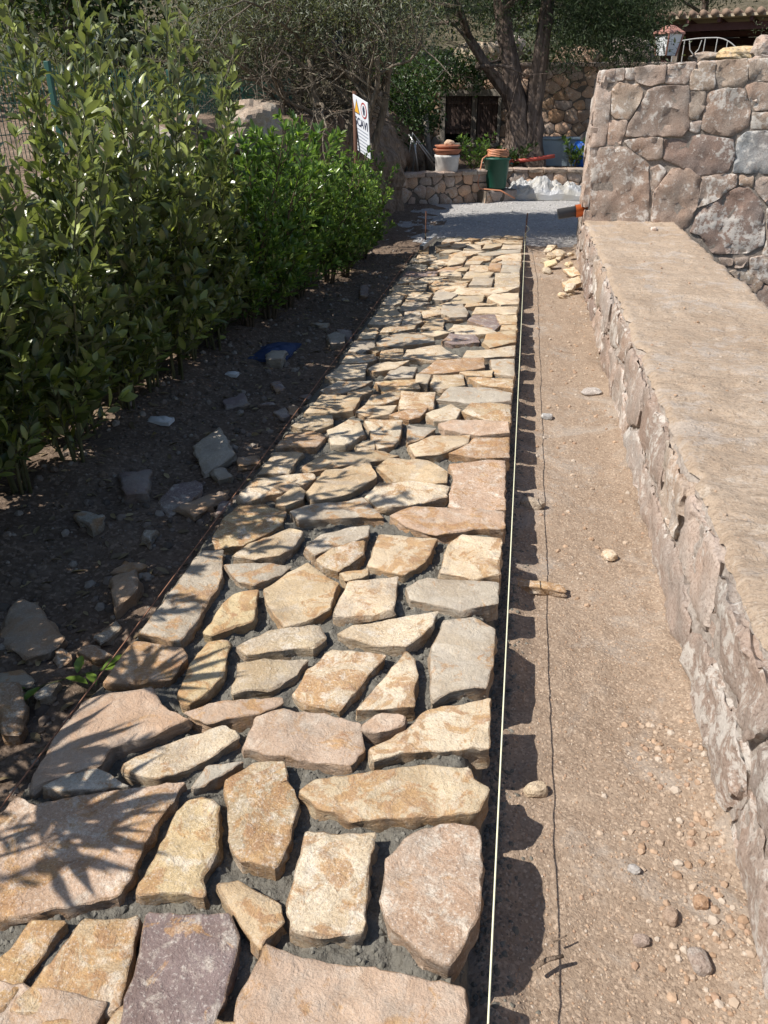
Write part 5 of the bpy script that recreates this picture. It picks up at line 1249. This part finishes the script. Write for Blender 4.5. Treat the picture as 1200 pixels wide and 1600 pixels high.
for k, ((x, y), s, t_, lab) in enumerate(DS):
    if k == 0:
        me, c = stone_mesh('dirt_stone', [(-.10, -.03), (.10, -.025), (.095, .03), (-.10, .028)], 0.05, 0.02, 950, rough=0.006, edge=0.006, relief=0.004); mats = [M['paving'], M['paving_side']]; z = z_dirt(x, y) + 0.04
    else: me = blob('dirt_stone', s, 60 + k, 3, 0.3, 1.2); mats = M['rock_dry'] if t_ != 'c' else M['rock']; z = z_dirt(x, y) + s[2] * 0.6
    o = link('dirt_stone', me, mats, None, (x, y, z), tone(t_, rr)); o.rotation_euler = (0, 0, rr.uniform(0, 3) if k else -0.04)
    tag(o, lab, 'stone')
for k in range(16):
    x = rr.uniform(0.30, 0.62); y = 7.6 + rr.random() ** 1.3 * 2.0 + (0 if x > 0.45 else 0.9); s = rr.uniform(0.03, 0.085); z = z_dirt(x, min(y, 10.2)) + s * 0.35 + (0.05 if rr.random() < .4 else 0)
    if k % 3: me = blob('rubble_stone', (s, s * 1.2, s * 0.6), 90 + k, 3, 0.35, 1.3)
    else: me, _ = stone_mesh('rubble_stone', [(-s * 1.4, -s), (s * 1.2, -s * .8), (s * 1.5, s * .7), (-s, s)], s * 0.7, 0.04, 970 + k, edge=0.008)
    o = link('rubble_stone', me, [M['paving'], M['paving_side']], None, (x, min(y, 10.2), z), (*tone(rr.choice('ptyt'), rr), rr.uniform(0.2, 0.7))); o.rotation_euler = (rr.uniform(-.4, .4), rr.uniform(-.4, .4), rr.uniform(0, 6))
    tag(o, 'tan rubble stone in the small heap at the far foot of the low wall', 'stone', 'rubble heap by the far end of the low wall')

# pebbles and grit that nobody could count
bmp = bmesh.new(); bmesh.ops.create_icosphere(bmp, subdivisions=1, radius=1.0); bmp.verts.ensure_lookup_table()
PV = np.array([v.co[:] for v in bmp.verts]); PF = np.array([[v.index for v in f.verts] for f in bmp.faces]); bmp.free()
def pebbles(name, label, n, fx, fz, smin, smax, mat, col, seed, pw=2.5, jit=0.10, sink=0.05):
    g = np.random.RandomState(seed); pts = [fx(g) for _ in range(n)]; S = smin + (smax - smin) * g.uniform(0, 1, n) ** pw
    P = np.array([(x, y, fz(x, y) + sink * s) for (x, y), s in zip(pts, S)])
    bv = PV * (1 + jit * np.random.RandomState(5).normal(0, 1, (len(PV), 1))) * np.array([1, 0.85, 0.72])
    Vv, Ff = transforms(bv, PF, P, np.stack([g.normal(0, 1, n), g.normal(0, 1, n), g.normal(0, .15, n)], 1), np.stack([g.normal(0, .3, n), g.normal(0, .3, n), np.ones(n)], 1), S, g.uniform(0.7, 1.2, n))
    return tag(link(name, np_mesh(name, Vv, Ff, False), mat, None, color=col), label, 'pebbles', kind='stuff')
def m_pebble(name, *cols):
    m = Mat(name, 0.9, 0.2); m.color(m.ramp(m.island(), *[(k / len(cols), c) for k, c in enumerate(cols)])); m.p.inputs['Roughness'].default_value = 0.9
    m.t.nodes[-1]; 
    for nd in m.t.nodes:
        if nd.type == 'VALTORGB': nd.color_ramp.interpolation = 'CONSTANT'
    return m.m
mpd = m_pebble('dirt_pebbles', (0.34, 0.235, 0.16), (0.40, 0.28, 0.19), (0.30, 0.20, 0.13), (0.40, 0.31, 0.23), (0.33, 0.22, 0.15), (0.35, 0.265, 0.195), (0.42, 0.35, 0.28))
mps = m_pebble('soil_pebbles', (0.14, 0.105, 0.08), (0.19, 0.15, 0.12), (0.10, 0.08, 0.065), (0.26, 0.22, 0.18), (0.15, 0.11, 0.08))
mpm = m_pebble('mortar_crumbs', (0.145, 0.135, 0.112), (0.18, 0.168, 0.142), (0.12, 0.112, 0.094))
mpg = m_pebble('gravel_stones', (0.42, 0.40, 0.38), (0.5, 0.48, 0.46), (0.34, 0.33, 0.31), (0.46, 0.43, 0.4))
pebbles('dirt_grit', 'fine grit scattered over the dirt strip', 11000, lambda g: (g.uniform(0.1, 0.67), 0.6 + 3.4 * g.uniform(0, 1) ** 1.3), z_dirt, 0.0010, 0.0048, mpd, None, 1, 3)
pebbles('dirt_pebbles', 'rounded pebbles gathered at the foot of the low wall', 560, lambda g: (min(0.67, 0.66 - abs(g.normal(0, 0.12))), 0.75 + 1.2 * g.uniform(0, 1) ** 1.2), z_dirt, 0.003, 0.016, mpd, None, 2, 2.2)
pebbles('dirt_gravel', 'small stones strewn on the far dirt strip', 700, lambda g: (g.uniform(0.12, 0.66), g.uniform(2.5, 10.2)), z_dirt, 0.004, 0.018, mpd, None, 3, 3)
pebbles('soil_rubble', 'small stones and clods in the shaded soil strip', 3200, lambda g: (g.uniform(-2.2, -1.17), 1.1 + 8.6 * g.uniform(0, 1) ** 1.2), z_soil, 0.004, 0.03, mps, None, 4, 3.5)
pebbles('mortar_crumbs', 'crumbs of fresh grey mortar between the paving stones', 12000, lambda g: (g.uniform(-1.17, 0.0), 0.7 + 3.2 * g.uniform(0, 1) ** 1.2), lambda x, y: z_bed(x, y), 0.003, 0.012, mpm, None, 5, 2.0, 0.24, -0.25)
pebbles('spilled_mortar', 'crumbly mortar spilled along the right edge of the path', 3600, lambda g: (0.03 + abs(g.normal(0, 0.045)), 0.6 + 6.5 * g.uniform(0, 1) ** 1.2), z_dirt, 0.002, 0.012, mpm, None, 6, 2.6, 0.24, -0.2)
pebbles('road_gravel', 'loose pale stones on the gravel road', 2600, lambda g: (g.uniform(-2.0, 1.6), g.uniform(10.2, 15.5)), z_gravel, 0.006, 0.022, mpg, None, 7, 2.5)

# stick, leaf sprig, scraps
q = MB(); q.tube([(0.155, 1.055, -0.155), (0.19, 1.085, -0.158), (0.225, 1.10, -0.160)], [0.005, 0.0055, 0.004], 7)
tag(q.build('stick', M['stick'], None, True), 'short dry stick lying at the shadow edge on the dirt', 'stick')
q = MB(); q.tube([(0.205, 1.135, -0.168), (0.235, 1.155, -0.166)], [0.0025, 0.002], 5); tag(q.build('twig', M['stick'], None), 'tiny dark twig above the dry stick', 'twig')
sprig = thing('leaf_sprig', 'fallen green leaf sprig on dark soil near the brown string', 'leaves', (-1.33, 1.72, z_soil(-1.33, 1.72) + 0.012))
q = MB(); q.tube([(-0.11, -0.07, 0), (0, 0, 0.01), (0.1, 0.05, 0.02)], 0.003, 5); q.build('stem', M['twig'], sprig)
Vv, Ff = transforms(LEAF_V, LEAF_F, [(-.1, -.06, .01), (-.06, -.05, .01), (0, 0, .015), (.03, .02, .02), (.09, .045, .02), (.1, .05, .02), (.06, .03, .02)], [(-1, -.8, .1), (-.2, -1, .1), (1, -.2, .1), (-.3, 1, .2), (1, .3, .1), (.6, 1, .2), (.8, -.7, .1)], [(0, .2, 1)] * 7, [.09, .08, .09, .08, .1, .09, .08])
for k in range(7): link('leaf', np_mesh('leaf', Vv[k * 10:k * 10 + 10], LEAF_F, True), M['bright'], sprig)
def crumple(name, sx, sy, sz, seed, n=22, freq=5.0):
    return grid_mesh(name, np.linspace(-sx, sx, n), np.linspace(-sy, sy, n), lambda x, y: sz * max(0.03, 1 - (x / sx) ** 2 * 0.9 - (y / sy) ** 2 * 0.9) * (0.45 + 0.9 * abs(fbm(x * freq + seed, y * freq, seed, 3))), -0.02, False)
for (x, y, nm, mat, s, lab) in ((-1.72, 5.35, 'net_scrap', 'net', (0.14, 0.22, 0.05), 'crumpled dark blue net scrap under the hedge'), (-1.93, 3.80, 'paper_scrap', 'pot', (0.07, 0.04, 0.03), 'white plastic scrap caught at the hedge foot'), (-1.83, 4.72, 'plastic_scrap', 'pot', (0.04, 0.03, 0.02), 'tiny white plastic scrap beside a hedge stem')):
    tag(link(nm, crumple(nm, *s, 3), M[mat], None, (x, y, z_soil(x, y) + 0.015)), lab, 'scrap')

# ------------------------------------------------------------------ things in the back yard
me = grid_mesh('plastic_sheet', np.linspace(-0.75, 0.8, 90), np.linspace(-0.42, 0.42, 50),
    lambda x, y: max(0.02, (0.30 - 0.10 * x) * math.sqrt(max(0, 1 - (x / 0.82) ** 2)) * math.sqrt(max(0, 1 - (y / 0.45) ** 2)) * (0.6 + 0.9 * abs(fbm(x * 2.2, y * 2.2, 2, 2)) + 0.35 * abs(fbm(x * 7, y * 7, 5, 3)))), -0.01, False)
o = tag(link('plastic_sheet', me, M['plastic'], None, (0.42, 15.25, -0.07)), 'crumpled heap of clear plastic sheeting on the sunlit gravel', 'plastic sheet'); o.rotation_euler = (0, 0, 0.1)
pt = thing('flower_pot', 'white pot with stacked terracotta saucers on the planter wall', 'pot', (-1.33, 14.25, 0.40))
q = MB(); q.lathe([(0, 0), (0.17, 0), (0.19, 0.02), (0.205, 0.22), (0.215, 0.235), (0.215, 0.27), (0.19, 0.27), (0.17, 0.2), (0, 0.2)]); q.build('pot_body', M['pot'], pt, True)
q = MB(); q.lathe([(0, 0.275), (0.19, 0.275), (0.235, 0.34), (0.24, 0.36), (0.22, 0.36), (0, 0.34)]); q.build('saucer', M['terra'], pt, True)
q = MB(); q.lathe([(0, 0.362), (0.17, 0.362), (0.22, 0.41), (0.2, 0.42), (0, 0.40)]); q.build('saucer', M['terra'], pt, True)
me = blob('pebble', (0.09, 0.07, 0.05), 3, 2); link('stone', me, M['rock'], pt, (0.03, 0, 0.45), (0.5, 0.4, 0.3))
cs = shrub('citrus_shrub', 'leafy green shrub beside the white pot', 'shrub', 70, 0.6, 6, 0.32, 0.075, 1.0, 'bright', 'twig_d', 0.05, 0.26, 0.03, 0.15); cs.location = (-0.92, 14.9, 0.34)
gb = thing('garden_bin', 'green plastic bin with a coiled hose on top', 'bin', (-0.50, 14.62, 0.13))
q = MB(); q.lathe([(0, 0), (0.165, 0), (0.175, 0.02), (0.215, 0.45), (0.235, 0.455), (0.235, 0.48), (0.205, 0.48), (0.17, 0.1), (0, 0.1)], n=24); q.build('body', M['bin'], gb, True)
for s in (-1, 1): q = MB(); q.tube([(s * 0.225, -0.05, 0.40), (s * 0.265, -0.04, 0.39), (s * 0.265, 0.04, 0.39), (s * 0.225, 0.05, 0.40)], 0.012, 6); q.build('handle', M['bin'], gb)
hs = tag(bpy.data.objects.new('garden_hose', None), 'faded orange hose coiled on the green bin', 'hose'); COL.objects.link(hs); hs.location = (-0.50, 14.62, 0.62)
q = MB(); q.tube([(0.17 * math.cos(t * 0.35) * (1 - 0.1 * math.sin(t)), 0.15 * math.sin(t * 0.35), 0.0 + 0.0016 * t + 0.008 * math.sin(t * 1.7)) for t in range(72)], 0.017, 6); q.build('coil', M['hose'], hs, True)
q = MB(); q.tube([(-0.17, -0.1, 0.03), (-0.24, -0.16, -0.02), (-0.27, -0.18, -0.2), (-0.3, -0.2, -0.38), (-0.26, -0.28, -0.48), (0.1, -0.33, -0.5), (0.35, -0.3, -0.62)], 0.012, 6); q.build('loose_end', M['hose'], hs, True)
rk = thing('metal_frame', 'bent grey tubular metal frame leaning in the corner behind the planter wall', 'frame', (-1.95, 14.5, 0.36))
for (a, b_, c_) in (((-0.12, 0, 0), (-0.02, 0.1, 0.62), (0.35, 0.2, 0.18)), ((0.0, 0, 0), (0.05, 0.1, 0.5), (0.36, 0.2, 0.1)), ((0.1, 0.0, 0), (0.02, 0.05, 0.45), (-0.08, 0.1, 0.6))):
    q = MB(); q.tube([a, b_, c_], 0.018, 8); q.build('tube', M['alu'], rk, True)
q = MB(); q.tube([(-1.72, 15.2, 0.3), (-1.86, 15.25, 1.25)], [0.075, 0.065], 10); tag(q.build('wooden_post', M['wood_g'], None, True), 'leaning weathered wooden post left of the shuttered window', 'post')
bx = thing('storage_box', 'grey-blue storage box behind the low sunlit wall', 'box', (0.62, 17.2, 0.31))
q = MB(); q.box((0, 0, 0.24), (0.72, 0.42, 0.48)); q.build('box_body', M['boxgrey'], bx, bevel=0.015); q = MB(); q.box((0, -0.01, 0.50), (0.76, 0.46, 0.04)); q.build('lid', M['boxgrey'], bx, bevel=0.01)
br = thing('blue_barrel', 'bright blue plastic barrel at the tall wall edge', 'barrel', (1.12, 17.0, 0.31))
q = MB(); q.lathe([(0, 0), (0.2, 0), (0.22, 0.03), (0.235, 0.15), (0.225, 0.16), (0.24, 0.3), (0.22, 0.42), (0.17, 0.46), (0, 0.46)], n=24); q.build('barrel_body', M['blue'], br, True)
q = MB(); q.lathe([(0.05, 0.46), (0.05, 0.49), (0, 0.49)], (0.08, 0, 0), 12); q.build('bung', M['blue'], br)
q = MB(); q.tube([(-0.42, 16.35, 0.42), (0.1, 16.4, 0.47), (0.52, 16.5, 0.53)], 0.035, 10); tag(q.build('red_tube', M['redtube'], None, True), 'faded red plastic tube lying across the garden wall soil', 'tube')
w1 = shrub('weed', 'green weed growing beside the blue barrel', 'plant', 71, 0.5, 5, 0.2, 0.09, 1.0, 'bright', 'twig_d', 0.06, 0.15, 0.035, 0.1); w1.location = (0.92, 16.75, 0.31)
w2 = shrub('weed', 'low weeds growing at the foot of the juniper trunk', 'plant', 72, 0.4, 7, 0.35, 0.09, 0.9, 'dark', 'twig_d', 0.06, 0.15, 0.035, 0.1); w2.location = (-0.22, 16.45, 0.3)
q = MB(); q.tube([(-2.0, 13.35, -0.14), (-2.0, 13.35, 0.22)], 0.016, 6); tag(q.build('marker_peg', M['stick'], None), 'thin yellowish wooden peg at the bank foot', 'peg')

# ------------------------------------------------------------------ house with porch on the rise at top right
hs_ = thing('house', 'house with tiled lean-to porch roof behind the tall wall', 'house', (5.0, 25.0, 1.12), rz=rad(-24))
def hpart(name, c, d, mat, bev=0.0, rot=None):
    q = MB(); q.box((0, 0, 0), d); o = q.build(name, M[mat], hs_, loc=c, bevel=bev)
    if rot: o.rotation_euler = rot
    return o
RT = (rad(-4), rad(0), 0)
hpart('porch_roof', (1.2, 0.0, 2.02), (9.0, 3.6, 0.06), 'panel', 0, RT)
for k in range(34):
    q = MB(); x = -3.2 + k * 0.265
    q.tube([(x, -1.88, 2.08 + 0.125), (x, 1.85, 2.08 - 0.125)], 0.085, 8); q.build('roof_tile_row', M['roof'], hs_, True)
for k in range(12): hpart('rafter', (-2.9 + k * 0.75, 0.0, 1.94), (0.07, 3.55, 0.10), 'beam', 0, RT)
hpart('front_beam', (1.2, -1.5, 1.93), (8.9, 0.12, 0.16), 'beam'); hpart('rear_beam', (1.2, 1.2, 1.74), (8.9, 0.12, 0.16), 'beam'); hpart('middle_beam', (1.2, -0.2, 1.84), (8.9, 0.1, 0.12), 'beam')
for x in (-3.1, -0.9, 2.6, 5.4): hpart('porch_post', (x, -1.45, 0.75), (0.13, 0.13, 2.2), 'wood_g', 0.01)
hpart('wall', (2.3, 2.0, 1.5), (6.5, 0.3, 0.7), 'plaster'); hpart('wall', (-1.6, 2.0, 0.6), (1.3, 0.3, 2.4), 'plaster'); hpart('wall', (5.2, 2.0, 0.4), (0.8, 0.3, 1.6), 'plaster')
hpart('dark_doorway_panel', (2.0, 2.6, 0.5), (6.0, 0.1, 1.6), 'black'); hpart('porch_floor', (1.2, 0.3, -0.55), (9, 4.2, 0.9), 'plaster')  # black panel: shade of the porch opening put into its colour
hpart('upper_roof', (5.2, 3.6, 2.5), (5.0, 2.6, 0.14), 'roof', 0, (rad(18), 0, 0))
rl = thing('railing', 'white curved iron railing in front of the porch', 'railing', (3.75, 20.9, 2.15), rz=rad(-12))
def arch(x): return 0.52 - 0.38 * max(0, (x - 0.15) / 0.65) ** 2 - 0.10 * max(0, (-x) / 0.8) ** 2
q = MB(); q.tube([(x, 0, arch(x)) for x in np.linspace(-0.8, 0.8, 24)], 0.014, 6); q.build('top_rail', M['white'], rl, True)
for x in (-0.7, -0.48, -0.05, 0.2, 0.42, 0.62): q = MB(); q.tube([(x, 0, -0.1), (x, 0, arch(x))], 0.012, 6); q.build('baluster', M['white'], rl)
q = MB(); q.tube([(-0.38, 0, 0.48), (-0.34, 0, 0.30), (-0.25, 0, 0.2), (-0.25, 0, -0.1)], 0.012, 6); q.tube([(-0.12, 0, 0.48), (-0.16, 0, 0.30), (-0.25, 0, 0.2)], 0.012, 6); q.build('scroll', M['white'], rl)
ln = thing('lantern', 'square white-glass garden lantern with pinkish frame above the wall', 'lantern', (2.64, 19.0, 2.12), rz=rad(38))
ln.scale = (1.1, 1.1, 1.1)
q = MB(); q.lathe([(0, -0.1), (0.12, -0.1), (0.1, 0.06), (0.15, 0.12), (0, 0.12)], n=4); q.build('base', M['beam'], ln)
for k in range(4):
    an = k * math.pi / 2 + math.pi / 4; ca, sa = math.cos(an), math.sin(an); ca2, sa2 = math.cos(an + math.pi / 2), math.sin(an + math.pi / 2)
    q = MB(); q.add([(0.17 * ca, 0.17 * sa, 0.13), (0.17 * ca2, 0.17 * sa2, 0.13), (0.25 * ca2, 0.25 * sa2, 0.47), (0.25 * ca, 0.25 * sa, 0.47)], [(0, 1, 2, 3)]); q.build('glass_pane', M['lampglass'], ln)
    q = MB(); q.tube([(0.175 * ca, 0.175 * sa, 0.12), (0.256 * ca, 0.256 * sa, 0.48)], 0.018, 5); q.build('frame_bar', M['lampframe'], ln)
q = MB(); q.lathe([(0.29, 0.47), (0.28, 0.50), (0.1, 0.60), (0, 0.62)], n=4); 
o = q.build('cap', M['lampframe'], ln); o.rotation_euler = (0, 0, math.pi / 4)
for k, (x, y, z, s, c_, lab) in enumerate(((1.95, 19.6, 2.35, (0.42, 0.35, 0.3), 'l', 'pale rock mound left of the lantern'), (2.25, 19.9, 2.25, (0.3, 0.3, 0.25), 'w', 'pinkish rock just behind the lantern foot'),
        (3.5, 19.3, 2.22, (0.36, 0.2, 0.12), 'a', 'flat grey rock below the white railing'), (4.15, 19.2, 2.28, (0.5, 0.3, 0.16), 'y', 'tan flat rock ledge right of the railing'), (4.55, 18.9, 2.36, (0.3, 0.25, 0.24), 'w', 'pinkish pointed rock at the right above the tall wall'),
        (-1.25, 19.6, 2.25, (0.5, 0.4, 0.35), 'p', 'tan sunlit rock glimpsed between the juniper stems'), (-0.55, 20.2, 2.4, (0.4, 0.4, 0.3), 'w', 'pale rock behind the fork of the juniper'), (0.9, 19.6, 2.2, (0.5, 0.4, 0.3), 'k', 'tan rock behind the retaining wall top under the juniper'))):
    tag(link('rock', blob('rock', s, k + 20, 3, 0.4, 1.5), M['rock_dry'], None, (x, y, z), tone(c_, rr)), lab, 'rock')
r = np.random.RandomState(91); rs_ = thing('rosemary_bush', 'grey-green bush at the top right above the tall wall', 'shrub', (5.35, 19.6, 2.1))
q = MB(); 
for _ in range(8): limb(q, (0, 0, -0.1), (r.normal(0, .5), r.normal(0, .5), 1), 0.7, 0.015, 0.004, r, 0.1, 5)
q.build('stem', M['twig_d'], rs_)
P, X, Z, S, W = clump(r, [np.array([r.normal(0, 0.35), r.normal(0, 0.3), r.uniform(0.05, 0.75)]) for _ in range(150)], 40, 0.10, 0.06, 0.8); leaf_part('foliage', P, X, Z, S, W, 'grey', rs_, 'slim')

# small debris on the cement top of the low wall
pebbles('wall_top_grit', 'grit and mortar chips lying on the cement wall top', 420, lambda g: (0.74 + 0.9 * g.uniform(0, 1) ** 1.4, 1.6 + 7.4 * g.uniform(0, 1) ** 1.4), lambda x, y: top_z(x, y), 0.002, 0.012, mpd, None, 8, 3)
for k, (x, y, s, lab) in enumerate(((1.36, 8.75, 0.035, 'small grey stone sitting alone on the far cement wall top'), (0.98, 1.9, 0.03, 'mortar lump on the near cement wall top'), (1.06, 2.25, 0.02, 'small stone chip on the near cement wall top'))):
    tag(link('wall_top_stone', blob('wall_top_stone', (s, s * 0.9, s * 0.7), 130 + k, 3, 0.4, 1.4), M['rock'], None, (x, y, top_z(x, y) + s * 0.4), PAL['l']), lab, 'stone')

# dry leaf litter under the hedge
g = np.random.RandomState(44); n = 700; xy = np.stack([-2.3 + 1.1 * g.uniform(0, 1, n) ** 1.4, 1.3 + 8.0 * g.uniform(0, 1, n) ** 1.2], 1)
P = np.array([(x, y, z_soil(x, y) + 0.006) for x, y in xy]); Vv, Ff = transforms(LEAF_V, LEAF_F, P, np.stack([g.normal(0, 1, n), g.normal(0, 1, n), g.normal(0, .15, n)], 1), np.stack([g.normal(0, .35, n), g.normal(0, .35, n), np.ones(n)], 1), g.uniform(0.03, 0.065, n))
tag(link('leaf_litter', np_mesh('leaf_litter', Vv, Ff, True), m_leaf('dry_leaf', (0.12, 0.085, 0.045), (0.30, 0.23, 0.12), 0.6, 0.1)), 'dry fallen leaves scattered on the soil under the hedge', 'leaf litter', kind='stuff')
